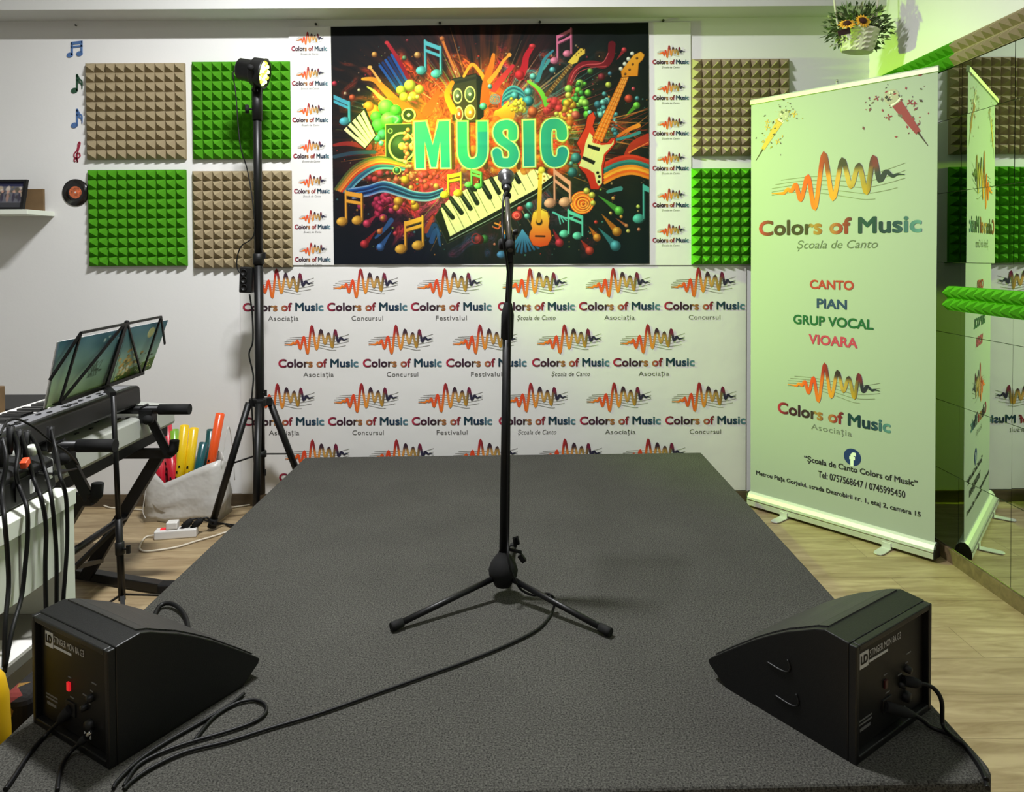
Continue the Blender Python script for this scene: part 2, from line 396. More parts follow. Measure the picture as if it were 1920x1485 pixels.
# pyramid foam
def pyramids(nx, ny, s, base, h):
    """foam sheet lying in local x/y with pyramids along +z"""
    mb = MB(); mb.box((0, 0, 0), (nx * s, ny * s, base))
    for i in range(nx):
        for j in range(ny):
            x, y = i * s, j * s; e = .0012
            tx, ty = x + s / 2 + random.uniform(-1, 1) * .0012, y + s / 2 + random.uniform(-1, 1) * .0012; q = .002
            vs = [(x + e, y + e, base), (x + s - e, y + e, base), (x + s - e, y + s - e, base), (x + e, y + s - e, base),
                  (tx - q, ty - q, base + h), (tx + q, ty - q, base + h), (tx + q, ty + q, base + h), (tx - q, ty + q, base + h)]
            mb.add(vs, [(0, 1, 5, 4), (1, 2, 6, 5), (2, 3, 7, 6), (3, 0, 4, 7), (4, 5, 6, 7)])
    return mb
def foam_panel(px, label, green):
    (x0, y0, x1, y1) = px; a = at(x0, y1, YW - .018); b = at(x1, y0, YW - .018); s = (b.x - a.x) / 10; sz = (b.z - a.z) / 10
    mb = pyramids(10, 10, s, .018, .032)
    for p in mb.v: p.x, p.y, p.z = a.x + p.x, YW - p.z, a.z + p.y * sz / s
    o = mb.build('acoustic_foam_tile', M['foam_green' if green else 'foam_tan'])
    return tagd(o, label, 'acoustic panel', 'pyramid foam panels on the back wall')
foam_panel((163, 118, 345, 299), 'tan pyramid foam panel beside the blue and green note stickers', False)
foam_panel((362, 115, 543, 298), 'green pyramid foam panel behind the head of the lamp stand', True)
foam_panel((167, 318, 347, 499), 'green pyramid foam panel touching the vinyl record', True)
foam_panel((363, 320, 546, 502), 'tan pyramid foam panel behind the lamp stand, under a green one', False)
foam_panel((1298, 110, 1480, 292), 'tan pyramid foam panel right of the music poster', False)
foam_panel((1297, 315, 1480, 496), 'green pyramid foam panel half hidden behind the roll-up banner', True)
def foam_strip(y0, y1, z0, z1, label, green, xw):
    n = round((y1 - y0) / .05); s = (y1 - y0) / n; sz = (z1 - z0) / 2
    mb = pyramids(n, 2, s, .012, .034)
    for p in mb.v: p.x, p.y, p.z = xw - p.z, y0 + p.x, z0 + p.y * sz / s
    o = mb.build('foam_strip', M['foam_green' if green else 'foam_tan'])
    return tagd(o, label, 'acoustic foam')
foam_strip(.9, 3.0, 1.055, 1.155, 'narrow green foam strip stuck across the mirror', True, XR - .0085)
foam_strip(2.98, 3.68, 2.062, 2.165, 'green foam strip above the mirror in the corner', True, XR)
foam_strip(.9, 2.98, 2.062, 2.165, 'tan foam strip along the top edge of the mirror', False, XR)

# ------------------------------------------------------------------ painter: raster -> vertex colours of a printed sheet
class Painter:
    def __init__(s, x0, y0, x1, y1, sc_=1.0):
        s.x0, s.y0, s.k = x0, y0, sc_; s.w, s.h = int(round((x1 - x0) * sc_)), int(round((y1 - y0) * sc_))
        s.X, s.Y = np.meshgrid(x0 + (np.arange(s.w) + .5) / sc_, y0 + (np.arange(s.h) + .5) / sc_); s.a = np.zeros((s.h, s.w, 3))
    def win(s, xa, ya, xb, yb):
        i0 = max(0, int((ya - s.y0) * s.k) - 2); i1 = min(s.h, int((yb - s.y0) * s.k) + 3); j0 = max(0, int((xa - s.x0) * s.k) - 2); j1 = min(s.w, int((xb - s.x0) * s.k) + 3)
        return (slice(i0, i1), slice(j0, j1)) if i1 > i0 and j1 > j0 else None
    def blend(s, wn, al, c):
        c = np.asarray(c, float); s.a[wn] = s.a[wn] * (1 - al[..., None]) + c * al[..., None]
    def sd_poly(s, wn, P):
        X, Y = s.X[wn], s.Y[wn]; d = np.full(X.shape, 1e9); ins = np.zeros(X.shape, bool); n = len(P)
        for i in range(n):
            (ax, ay), (bx, by) = P[i], P[(i + 1) % n]; ex, ey = bx - ax, by - ay; wx, wy = X - ax, Y - ay
            t = np.clip((wx * ex + wy * ey) / (ex * ex + ey * ey + 1e-9), 0, 1); d = np.minimum(d, np.hypot(wx - ex * t, wy - ey * t))
            if ay != by: ins ^= ((ay > Y) != (by > Y)) & (X < ex * (Y - ay) / ey + ax)
        return np.where(ins, -d, d)
    def poly(s, P, c, c2=None, soft=.7, al=1.0, edge=None):
        xs, ys = [p[0] for p in P], [p[1] for p in P]; wn = s.win(min(xs) - 3, min(ys) - 3, max(xs) + 3, max(ys) + 3)
        if wn is None: return
        d = s.sd_poly(wn, P)
        if edge: s.blend(wn, np.clip(.5 - (d - edge[1]) / soft, 0, 1) * al, edge[0])
        col = np.asarray(c, float)
        if c2 is not None:
            t = np.clip((s.Y[wn] - min(ys)) / (max(ys) - min(ys) + 1e-6), 0, 1)[..., None]; col = col * (1 - t) + np.asarray(c2, float) * t
        s.blend(wn, np.clip(.5 - d / soft, 0, 1) * al, col)
    def ell(s, x, y, rx, ry=None, c=(255, 255, 255), rot=0, soft=.8, al=1.0, shade=0.0):
        ry = ry or rx; R = max(rx, ry) + 3; wn = s.win(x - R, y - R, x + R, y + R)
        if wn is None: return
        X, Y = s.X[wn] - x, s.Y[wn] - y; q = math.radians(rot); u, v = X * math.cos(q) + Y * math.sin(q), -X * math.sin(q) + Y * math.cos(q)
        k = np.hypot(u / rx, v / ry); a = np.clip(.5 - (k - 1) * min(rx, ry) / soft, 0, 1) * al; col = np.asarray(c, float)
        if shade:                                               # painted highlight of the printed illustration
            t = np.clip(1 - np.hypot(u / rx + .35, v / ry + .4) * .8, 0, 1)[..., None]; col = col * (1 - shade * .55) * (1 - t) + np.minimum(255, col * (1 + shade * .25) + 45 * shade) * t
        s.blend(wn, a, col)
    def ring(s, x, y, rx, ry, wd, c, al=1.0, soft=.8):
        R = max(rx, ry) + wd + 2; wn = s.win(x - R, y - R, x + R, y + R)
        if wn is None: return
        k = np.hypot((s.X[wn] - x) / rx, (s.Y[wn] - y) / ry); s.blend(wn, np.clip(.5 - (np.abs(k - 1) * min(rx, ry) - wd / 2) / soft, 0, 1) * al, c)
    def stroke(s, P, wd, c, wd2=None, soft=.8, al=1.0, smooth=True, c2=None):
        Q = [(p.x, p.y) for p in cr([(a, b, 0) for a, b in P], 7)] if smooth and len(P) > 2 else P; n = len(Q)
        xs, ys = [p[0] for p in Q], [p[1] for p in Q]; R = max(wd, wd2 or 0) + 3; wn = s.win(min(xs) - R, min(ys) - R, max(xs) + R, max(ys) + R)
        if wn is None: return
        X, Y = s.X[wn], s.Y[wn]; best = np.full(X.shape, 1e9); tt = np.zeros(X.shape)
        for i in range(n - 1):
            (ax, ay), (bx, by) = Q[i], Q[i + 1]; ex, ey = bx - ax, by - ay; wx, wy = X - ax, Y - ay
            t = np.clip((wx * ex + wy * ey) / (ex * ex + ey * ey + 1e-9), 0, 1); g = (i + t) / (n - 1); wl = wd + ((wd2 if wd2 is not None else wd) - wd) * g
            d = np.hypot(wx - ex * t, wy - ey * t) - wl / 2; mk = d < best; best = np.where(mk, d, best); tt = np.where(mk, g, tt)
        col = np.asarray(c, float)
        if c2 is not None: col = col * (1 - tt[..., None]) + np.asarray(c2, float) * tt[..., None]
        s.blend(wn, np.clip(.5 - best / soft, 0, 1) * al, col)
    def drop(s, x, y, r, tx, ty, c):
        s.stroke([(tx, ty), ((tx + x) / 2, (ty + y) / 2), (x, y)], .6, [v * .8 for v in c], r * 1.5, smooth=False); s.ell(x, y, r, r, c, shade=.8)
    def note(s, h1, h2, t1, t2, r, c, dk=.45, sw=3.4, curve=0):
        dc = [v * dk for v in c]
        for ox, oy, q in ((2.2, 1.6, dc), (0, 0, c)):
            for h, t in ((h1, t1), (h2, t2)):
                if h is None: continue
                s.stroke([(t[0] + ox, t[1] + oy), (t[0] + ox, h[1] + oy)], sw, q, smooth=False); s.ell(h[0] + ox, h[1] + oy, r, r * .78, q, rot=-20, shade=.5 if q is c else 0)
            if t1 and t2:
                b = r * .85; L_ = h1[1] - t1[1] if h1 else h2[1] - t2[1]; g = L_ * .27
                for yy in (0, g): s.poly([(t1[0] - sw / 2 + ox, t1[1] + yy + oy), (t2[0] + sw / 2 + ox, t2[1] + yy + oy), (t2[0] + sw / 2 + ox, t2[1] + yy + b * (1 if yy == 0 else .7) + oy), (t1[0] - sw / 2 + ox, t1[1] + yy + b * (1 if yy == 0 else .7) + oy)], q)
def vnoise(X, Y, s, seed=0):
    xi, yi = np.floor(X / s).astype(int), np.floor(Y / s).astype(int); fx, fy = X / s - xi, Y / s - yi; fx = fx * fx * (3 - 2 * fx); fy = fy * fy * (3 - 2 * fy)
    def h(a, b):
        n = (a * 374761393 + b * 668265263 + seed * 144665) & 0xffffffff; n = ((n ^ (n >> 13)) * 1274126177) & 0xffffffff; return ((n ^ (n >> 16)) & 0xffff) / 65535.0
    return (h(xi, yi) * (1 - fx) + h(xi + 1, yi) * fx) * (1 - fy) + (h(xi, yi + 1) * (1 - fx) + h(xi + 1, yi + 1) * fx) * fy
def sheet(P, corners, name, mt, parent, bend=None):
    """printed sheet: grid of vertex colours stretched over four corners TL, TR, BR, BL"""
    h, w_ = P.a.shape[:2]; TL, TR, BR, BL = [np.array(tuple(c)) for c in corners]
    u = np.linspace(0, 1, w_)[None, :, None]; v = np.linspace(0, 1, h)[:, None, None]
    co = (TL * (1 - u) + TR * u) * (1 - v) + (BL * (1 - u) + BR * u) * v
    if bend is not None: co = co + bend(u, v)
    off = np.array(tuple(WL[parent])) if parent is not None else co.reshape(-1, 3).mean(0)
    co = (co - off).reshape(-1, 3)
    idx = np.arange(h * w_).reshape(h, w_); q = np.stack([idx[1:, :-1], idx[1:, 1:], idx[:-1, 1:], idx[:-1, :-1]], -1).reshape(-1, 4)
    me = bpy.data.meshes.new(name); me.vertices.add(len(co)); me.vertices.foreach_set('co', co.astype(np.float32).ravel())
    me.loops.add(q.size); me.loops.foreach_set('vertex_index', q.astype(np.int32).ravel())
    me.polygons.add(len(q)); me.polygons.foreach_set('loop_start', np.arange(0, q.size, 4, dtype=np.int32))
    me.update(calc_edges=True)
    a = me.attributes.new('Col', 'FLOAT_COLOR', 'POINT'); c = lin(np.clip(P.a, 0, 255)).reshape(-1, 3)
    a.data.foreach_set('color', np.c_[c, np.ones(len(c))].astype(np.float32).ravel())
    me.materials.append(mt); me.polygons.foreach_set('use_smooth', np.ones(len(q), dtype=bool))
    o = bpy.data.objects.new(name, me); COL.objects.link(o); o.parent = parent
    if parent is None: o.location = off
    WL[o] = V(off); return o
# ------------------------------------------------------------------ music poster
def paint_music():
    p = Painter(620, 43, 1218, 496, 1.25); X, Y = p.X, p.Y
    cx, cy = 905, 262; dx, dy = (X - cx) / 1.25, Y - cy; r = np.hypot(dx, dy); th = np.arctan2(dy, dx)
    base = np.zeros_like(p.a) + np.array([24, 26, 29.0])
    base += np.clip((Y - 330) / 140, 0, 1)[..., None] * np.array([-4, 2, 10.0]) + np.clip((X - 1040) / 160, 0, 1)[..., None] * np.array([-2, 8, 4.0])
    hue = [(-3.15, (150, 60, 40)), (-2.7, (205, 120, 40)), (-2.2, (190, 70, 45)), (-1.75, (210, 80, 40)), (-1.4, (225, 120, 45)), (-1.1, (180, 40, 60)), (-.8, (60, 120, 130)), (-.5, (120, 60, 60)), (-.2, (120, 60, 40)), (.15, (190, 70, 45)), (.5, (70, 70, 40)), (1.0, (40, 60, 80)), (1.5, (110, 40, 50)), (2.0, (40, 60, 100)), (2.5, (170, 40, 70)), (2.85, (180, 60, 45)), (3.15, (150, 60, 40))]
    tt = [h[0] for h in hue]; hc = np.stack([np.interp(th, tt, [h[1][k] for h in hue]) for k in range(3)], -1)
    st = vnoise(th * 40 + 200, r * .02 + 7, 1.0, 3) * .6 + vnoise(th * 110 + 500, r * .03 + 9, 1.0, 5) * .4
    fall = np.clip(1.25 - r / 215, 0, 1); a = np.clip(fall * (st * 1.5 - .15), 0, 1)
    base = base * (1 - a[..., None] * .85) + hc * a[..., None] * .85
    g = np.clip(1.15 - r / 135, 0, 1) ** 1.2; n2 = vnoise(X, Y, 9, 8) * .5 + vnoise(X, Y, 4, 2) * .5
    fire = np.stack([200 + 45 * n2, 60 + 95 * n2 ** 1.5, 26 + 30 * n2], -1); base = base * (1 - g[..., None] * .9) + fire * g[..., None] * .9
    n3 = vnoise(X, Y, 34, 21) - .5; n4 = vnoise(X, Y, 34, 22) - .5; wx, wy = X + 46 * n3, Y + 46 * n4
    n5 = vnoise(wx, wy, 15, 23) * .65 + vnoise(wx, wy, 6, 24) * .35; n6 = vnoise(wx, wy, 26, 25)
    tj = np.clip(th + (n6 - .5) * 1.3, -3.14, 3.14); h2 = np.stack([np.interp(tj, tt, [h[1][k] for h in hue]) for k in range(3)], -1)
    lum = .45 + 1.0 * n5 + .28 * np.sin(n5 * 34 + n6 * 9)
    al = np.clip((1.02 - r / 175 + (n6 - .5) * 1.3) * 2.2, 0, 1) * .85 * np.clip((Y - 66) / 40, .1, 1)
    base = base * (1 - al[..., None]) + np.clip(h2 * lum[..., None] * 1.08, 0, 255) * al[..., None]
    base = base * (1 - g[..., None] * .55) + fire * g[..., None] * .55
    p.a = base
    R = random.Random(3)
    pal = [(222, 150, 70), (205, 70, 55), (220, 180, 140), (90, 150, 150), (230, 190, 150), (190, 60, 80), (150, 180, 90)]
    for k in range(520):                                                    # spatter of paint specks
        a_ = R.uniform(0, 6.283); q = R.uniform(60, 300); x, y = cx + math.cos(a_) * q * 1.15, cy + math.sin(a_) * q * .85
        if 622 < x < 1215 and 74 < y < 480: p.ell(x, y, R.choice([.7, .9, 1.1, 1.4, 2.0]), None, R.choice(pal), al=R.uniform(.4, .95), shade=.4)
    for k in range(95):                                                     # thrown streaks
        a_ = R.uniform(-3.1, .3) if R.random() < .75 else R.uniform(.3, 3.1); q0, q1 = R.uniform(80, 150), R.uniform(150, 260)
        c = R.choice(pal); p.stroke([(cx + math.cos(a_) * q0 * 1.2, cy + math.sin(a_) * q0 * .9), (cx + math.cos(a_) * q1 * 1.2, cy + math.sin(a_) * q1 * .85)], R.uniform(1, 4), c, .5, al=.55, smooth=False)
    # --- upper left
    for k in range(5): p.stroke([(712 + k * 5.6, 118 - k * 5), (745 + k * 5, 166 - k * 3.2)], 5, [(44, 96, 158), (30, 62, 112)][k % 2], smooth=False)
    p.stroke([(726, 75), (745, 104), (765, 141)], 6.5, (178, 52, 62), 7.5, c2=(140, 30, 44)); p.ell(725.5, 75, 4, 3.2, (190, 64, 70))
    p.stroke([(679, 143), (701, 145), (722, 165), (745, 190)], 5, (230, 180, 60), 17, c2=(226, 100, 36)); p.stroke([(693, 121), (700, 130), (712, 148)], 3, (224, 176, 92), 5); p.ell(693, 121, 4.5, 3.5, (226, 186, 104))
    p.stroke([(688, 158), (700, 166), (712, 178), (728, 190)], 3, (206, 200, 96), 9); p.stroke([(712, 190), (733, 186), (760, 200), (790, 226)], 8, (232, 116, 40), 26, c2=(222, 78, 34))
    for x, y, q, c in ((768, 156, 11, (238, 206, 74)), (751, 165, 9, (214, 196, 60)), (786, 164, 9, (240, 190, 70)), (757, 178, 9, (242, 176, 60)), (774, 177, 9, (240, 158, 60)), (768, 181, 5, (250, 200, 110)), (782, 178, 4, (250, 190, 100))): p.ell(x, y, q, None, c, shade=.9)
    p.stroke([(624, 268), (650, 265), (690, 272)], 5, (150, 52, 44), 12); p.stroke([(624, 290), (660, 283), (700, 282)], 7, (56, 80, 92), 7)
    for x, y, q in ((700, 203, 11), (690, 195, 10)): p.ell(x, y, q, None, (226, 120, 44), shade=.7)
    for x, y, q, c in ((723, 197, 15, (92, 190, 74)), (741, 203, 11, (74, 176, 62)), (704, 215, 11, (66, 166, 62)), (709, 232, 14, (56, 156, 66)), (728, 222, 16, (84, 186, 76)), (744, 222, 10, (44, 130, 70)), (716, 249, 10, (44, 120, 110)), (706, 256, 7, (56, 140, 130)), (713, 265, 5, (96, 176, 186)), (729, 240, 9, (40, 110, 62))): p.ell(x, y, q, None, c, shade=.9)
    p.stroke([(722, 218), (735, 214), (745, 219), (740, 226)], 3, (120, 205, 150))
    p.poly([(642, 239), (683, 200), (702, 250), (682, 274)], (30, 28, 26), edge=((20, 18, 18), 2))
    for k in range(5):
        t = k / 5; a0 = (642 + 41 * t, 239 - 39 * t); b0 = (682 + 20 * t, 274 - 24 * t); p.poly([a0, (a0[0] + 6, a0[1] - 6), (b0[0] + 3.6, b0[1] - 4.6), b0], (226, 214, 176))
        if k < 4: p.poly([(a0[0] + 6.2, a0[1] - 3.6), (a0[0] + 10, a0[1] - 7), (a0[0] + 30, a0[1] + 12), (a0[0] + 25.5, a0[1] + 15)], (26, 26, 24))
    p.poly([(722, 230), (772, 229), (772, 300), (722, 298)], (40, 52, 40), edge=((160, 160, 110), 1.2)); p.ring(752, 272, 24, 26, 3.4, (186, 188, 132)); p.ell(752, 272, 19, 21, (44, 60, 46), shade=.5); p.ell(752, 271, 7, 7, (212, 176, 100), shade=.6); p.ring(730, 242, 4, 4, 1.5, (150, 160, 120))
    p.ell(765, 212, 15, 14, (44, 46, 36)); p.ring(765, 212, 12, 12, 3, (214, 200, 132)); p.ell(765, 212, 3.2, 3.2, (232, 224, 180))
    for k in range(26): p.ell(R.uniform(752, 785), R.uniform(240, 330), R.uniform(3, 6), None, R.choice([(226, 120, 90), (214, 90, 80), (232, 150, 110)]), shade=.8)
    p.poly([(893, 136), (906, 143), (907, 216), (895, 226)], (30, 30, 30)); p.poly([(849, 146), (893, 136), (895, 226), (849, 226)], (64, 62, 54), (86, 66, 40), edge=((34, 32, 28), 1.5)); p.stroke([(849, 153), (893, 143)], 5, (50, 48, 46), smooth=False)
    for x, y, a_, b_, c in ((858, 177, 8, 13, (96, 98, 80)), (881, 174, 9.5, 14, (92, 100, 80)), (860, 211, 7, 13, (206, 100, 56)), (881, 208, 9.5, 13, (226, 150, 60))): p.ell(x, y, a_, b_, c, shade=.6); p.ring(x, y, a_, b_, 1.8, (222, 208, 150)); p.ell(x, y, 2.4, 3, (240, 232, 200))
    p.stroke([(829, 68), (838, 92), (852, 124)], 5, (206, 130, 60), 3); p.ell(829.5, 69, 4.6, 5, (176, 112, 58), shade=.5)
    p.stroke([(848, 152), (838, 175), (850, 205)], 8, (236, 130, 40), 14, c2=(240, 150, 50)); p.stroke([(800, 205), (815, 182), (822, 165)], 20, (216, 84, 40), 5); p.stroke([(870, 140), (885, 118), (900, 132), (910, 150)], 5, (236, 160, 60), 8)
    for x, y, q, c in ((626, 151, 5, (176, 50, 66)), (659, 178, 6, (206, 84, 48)), (702, 97, 5.4, (214, 140, 66)), (758, 104, 4.6, (96, 140, 92)), (783, 99, 6.2, (222, 150, 80)), (764, 71, 3, (110, 40, 44)), (646, 170, 3, (220, 170, 130)), (672, 164, 3, (220, 196, 140))): p.ell(x, y, q, None, c, shade=.9)
    p.note((789, 127.5), (817, 134), (797, 71), (826, 84), 9.6, (98, 186, 186)); p.note(None, (643.5, 222), (626, 172), (652.5, 186), 9.5, (88, 176, 190), sw=4)
    # --- upper right
    p.stroke([(926, 100), (922, 120), (912, 152), (909, 190)], 6, (222, 140, 50), 18, c2=(226, 96, 36)); p.stroke([(955, 102), (944, 113), (934, 130), (918, 150)], 4, (226, 156, 64), 9); p.ell(956, 101, 4, 4, (226, 160, 80))
    p.stroke([(962, 122), (946, 140), (926, 164)], 7, (196, 50, 70), 14, c2=(200, 70, 60)); p.stroke([(999, 86), (988, 104), (984, 124), (976, 142)], 9, (186, 38, 58), 15); p.ell(999, 85, 6, 4.6, (206, 60, 66), shade=.6); p.ell(975, 139, 9, 9, (196, 40, 54), shade=.6)
    p.stroke([(1038, 94), (1022, 110), (1014, 134), (1008, 148)], 4, (70, 136, 156), 10); p.stroke([(1030, 112), (1020, 128)], 7, (80, 150, 160), 4, smooth=False)
    for k in range(6): p.stroke([(942, 196 - k), (946, 172 + k * 3), (962, 160 + k * 4), (980, 170 + k * 3), (986, 196)], 3.6, [(86, 160, 176), (44, 104, 128)][k % 2])
    for k in range(3): p.ring(928, 184, 9 - k * 3, 9 - k * 3, 1.8, (90, 140, 160))
    for x, y, q, c in ((966, 178, 8, (70, 140, 160)), (991, 171, 7.5, (84, 160, 172)), (991, 188, 10, (56, 134, 156)), (1000, 142, 6.5, (100, 170, 180)), (1037, 130, 6, (86, 156, 170)), (919, 160, 4.5, (120, 180, 180)), (906, 197, 7, (90, 190, 160)), (999, 208, 9.5, (214, 84, 52))): p.ell(x, y, q, None, c, shade=.95)
    p.stroke([(987, 150), (1004, 163), (1018, 182), (1025, 200)], 4, (176, 52, 66), 10); p.stroke([(991, 151), (1008, 163), (1020, 180), (1027, 198)], 5, (140, 196, 76), 12, c2=(104, 176, 70))
    p.stroke([(1068, 158), (1074, 140), (1090, 122), (1112, 119), (1134, 122), (1146, 108), (1149, 84)], 9, (148, 44, 60), 14, c2=(112, 28, 42)); p.stroke([(1070, 152), (1080, 132), (1100, 121), (1130, 118), (1142, 100)], 1.4, (206, 100, 110)); p.stroke([(1074, 155), (1086, 136), (1108, 127), (1138, 124)], 1.2, (190, 80, 92))
    p.drop(1172, 94, 5, 1158, 112, (182, 60, 70))
    p.stroke([(1026, 176), (1072, 120)], 8, (120, 84, 52), 6.5, smooth=False)
    for k in range(12): p.stroke([(1030 + k * 3.6, 168 - k * 4.4), (1034 + k * 3.6, 171.5 - k * 4.4)], .9, (206, 180, 120), smooth=False)
    p.poly([(1066, 116), (1076, 104), (1090, 90), (1098, 92), (1098, 100), (1088, 106), (1084, 116), (1074, 120)], (216, 188, 90), edge=((90, 70, 30), 1))
    for k in range(4): p.ell(1082 + k * 4.4, 103 - k * 3.6, 1.2, None, (60, 50, 40))
    for k in range(28): p.ell(R.gauss(1087, 13), R.gauss(187, 12), R.uniform(3.5, 8.5), None, R.choice([(110, 184, 66), (90, 164, 60), (140, 200, 84), (60, 130, 60)]), shade=.95)
    for k in range(24): p.ell(R.gauss(1126, 12), R.gauss(200, 14), R.uniform(2.5, 7), None, R.choice([(76, 140, 156), (50, 106, 130), (110, 170, 180)]), shade=.9)
    for k in range(20): p.ell(1155 + R.uniform(-7, 7), R.uniform(205, 262), R.uniform(2, 5), None, R.choice([(60, 124, 140), (96, 160, 170)]), shade=.8)
    for k in range(46): p.ell(R.gauss(1060, 11), R.gauss(222, 18), R.uniform(3.5, 8), None, R.choice([(238, 190, 66), (236, 150, 48), (230, 110, 50), (242, 204, 92)]), shade=.9)
    for k in range(14): p.ell(R.gauss(1042, 8), R.gauss(196, 9), R.uniform(4, 8), None, (206, 60, 70), al=.8, shade=.6)
    for k in range(9): p.stroke([(926 + k * 4, 226), (930 + k * 4.6, 208 - k), (938 + k * 5, 204 - k * 2.6 + R.uniform(-6, 6))], 7, (232, 120, 40), 5, c2=(244, 208, 80))
    for k in range(18): p.ell(R.uniform(958, 982), R.uniform(183, 208), R.uniform(3, 6), None, R.choice([(246, 212, 84), (240, 180, 60)]), shade=.8)
    for x, y, q, c in ((1180, 185, 7.6, (196, 64, 50)), (1196, 185, 4.4, (74, 130, 150)), (1108, 133, 5.6, (90, 140, 66)), (1142, 159, 5.8, (170, 180, 80)), (1129, 144, 7, (120, 34, 50)), (1189, 167, 3.6, (190, 70, 90)), (1145, 138, 4, (70, 120, 150)), (1080, 215, 8, (214, 90, 80))): p.ell(x, y, q, None, c, shade=.9)
    p.drop(1195, 198, 6.5, 1172, 220, (110, 180, 70))
    for k in range(16): p.stroke([(1150 + R.uniform(-10, 20), 250 + R.uniform(-30, 20)), (1216, 200 + k * 5 + R.uniform(-6, 6))], R.uniform(1, 3), R.choice([(196, 84, 50), (150, 60, 44), (214, 140, 80), (110, 90, 60)]), .8, al=.8, smooth=False)
    p.stroke([(1160, 255), (1180, 243), (1198, 236)], 5, (214, 110, 50), 9, c2=(226, 150, 60)); p.stroke([(1156, 262), (1180, 256), (1200, 249)], 5, (70, 140, 150), 6)
    p.stroke([(1175, 290), (1190, 272), (1216, 262)], 8, (176, 60, 44), 22); p.stroke([(1180, 286), (1216, 268)], 2, (226, 130, 80), smooth=False)
    p.note((1040, 112), (1064, 99), (1046, 66), (1072, 52), 7.6, (206, 122, 156), sw=2.8)
    # --- right: rainbow bands, bass guitar
    for k, c in enumerate(((206, 70, 48), (190, 60, 44), (66, 140, 140), (50, 110, 112), (226, 140, 50), (236, 172, 66), (222, 110, 44), (226, 140, 50))): p.stroke([(1134, 307 + k * 5.2), (1160, 296 + k * 4.9), (1188, 293 + k * 4.7), (1217, 302 + k * 4.6)], 5, c)
    p.poly([(1113, 210), (1117, 220), (1112, 236), (1117, 250), (1126, 268), (1139, 268), (1147, 259), (1154, 259), (1155, 268), (1149, 276), (1136, 291), (1131, 317), (1130, 342), (1122, 355), (1108, 354), (1104, 340), (1098, 326), (1086, 313), (1082, 300), (1090, 284), (1082, 268), (1088, 258), (1098, 240), (1103, 217)], (212, 74, 46), (190, 52, 38), edge=((84, 24, 20), 1.4))
    p.poly([(1106, 248), (1113, 256), (1111, 267), (1129, 272), (1147, 270), (1152, 262), (1151, 270), (1133, 289), (1128, 312), (1129, 344), (1123, 349), (1118, 341), (1115, 325), (1103, 317), (1086, 311), (1094, 289), (1098, 268)], (222, 214, 152), (206, 204, 160))
    p.poly([(1168, 143), (1180, 145), (1130, 266), (1112, 258)], (216, 140, 52), (222, 120, 40), edge=((110, 60, 20), .8))
    for k in range(14): t = (k + .5) / 14; p.stroke([(1168 - 54 * t, 145 + 112 * t), (1179 - 48 * t, 147 + 115 * t)], .9, (150, 84, 30), smooth=False)
    for k in range(3): p.stroke([(1170 + k * 3.4, 146), (1092 + k * 7, 308 + k * 3)], .6, (240, 214, 150), smooth=False, al=.8)
    p.poly([(1168, 145), (1166, 134), (1180, 116), (1190, 104), (1203, 98), (1210, 104), (1207, 112), (1199, 120), (1197, 143), (1182, 143)], (226, 170, 62), (214, 140, 46), edge=((100, 60, 20), 1))
    for x, y in ((1165.6, 129), (1173, 120), (1180, 111), (1187, 101)): p.ell(x, y, 3.8, None, (226, 222, 216), shade=.5)
    for x, y in ((1174, 139), (1182, 131), (1188, 121), (1196, 110)): p.ell(x, y, 2.4, None, (110, 70, 34), shade=.6)
    for q in ([(1103, 270), (1126, 277), (1124, 284), (1102, 276)], [(1093, 292), (1117, 302), (1114, 309), (1091, 298)]): p.poly(q, (34, 36, 30))
    for x, y in ((1121, 324), (1124, 331), (1123, 341)): p.ell(x, y, 2.8, None, (30, 30, 28))
    # --- left: rainbow and blue ribbon
    for k, c in enumerate(((90, 104, 56), (150, 130, 60), (206, 130, 56), (226, 150, 66), (206, 84, 50), (70, 130, 140), (50, 100, 130), (110, 170, 180))): p.stroke([(624 + k * 3.4, 352 + k * 1.2), (660 + k * 2, 309 + k * 3.4), (708, 291 + k * 3.2), (756, 305 + k * 1.6)], 3.6, c)
    for k in range(40): p.ell(R.uniform(690, 820), R.uniform(318, 352), R.uniform(3, 7), None, R.choice([(196, 60, 60), (214, 90, 80), (190, 50, 80), (226, 140, 80), (150, 40, 50)]), al=.9, shade=.8)
    for k in range(30): p.ell(R.gauss(722, 26), R.gauss(380, 12), R.uniform(4, 9), None, R.choice([(170, 40, 72), (190, 56, 96), (140, 30, 60)]), al=.9, shade=.8)
    for x, y, q in ((744, 376, 9), (740, 388, 6), (776, 386, 8), (772, 378, 5), (757, 335, 8)): p.ell(x, y, q, None, (222, 134, 44), shade=.9)
    for k in range(9): p.stroke([(650 + k, 352 + k * 2.2), (687, 346 + k * 2.3), (716, 338 + k * 2.4), (745, 346 + k * 2.4), (772, 357 + k * 2), (802, 360 + k * 1.8), (828, 352 + k * 1.6)], 2.8, [(136, 168, 200), (52, 104, 160), (34, 70, 124), (28, 50, 92), (70, 120, 170), (30, 56, 100), (24, 44, 84), (60, 110, 160), (140, 160, 190)][k])
    p.ell(742, 317, 8, 8, (60, 70, 50)); p.ring(742, 317, 7, 7, 1.6, (190, 170, 120)); p.ell(742, 316, 4, 5, (60, 130, 100), shade=.8)
    for c_, pts in (((40, 76, 130), [(800, 440), (812, 420), (822, 440)]), ((50, 90, 150), [(806, 452), (815, 430), (822, 460)]), ((60, 110, 160), [(730, 412), (716, 430), (700, 445)]), ((176, 70, 50), [(795, 432), (804, 415), (808, 405)])): p.stroke(pts, 10, c_, 4, al=.8)
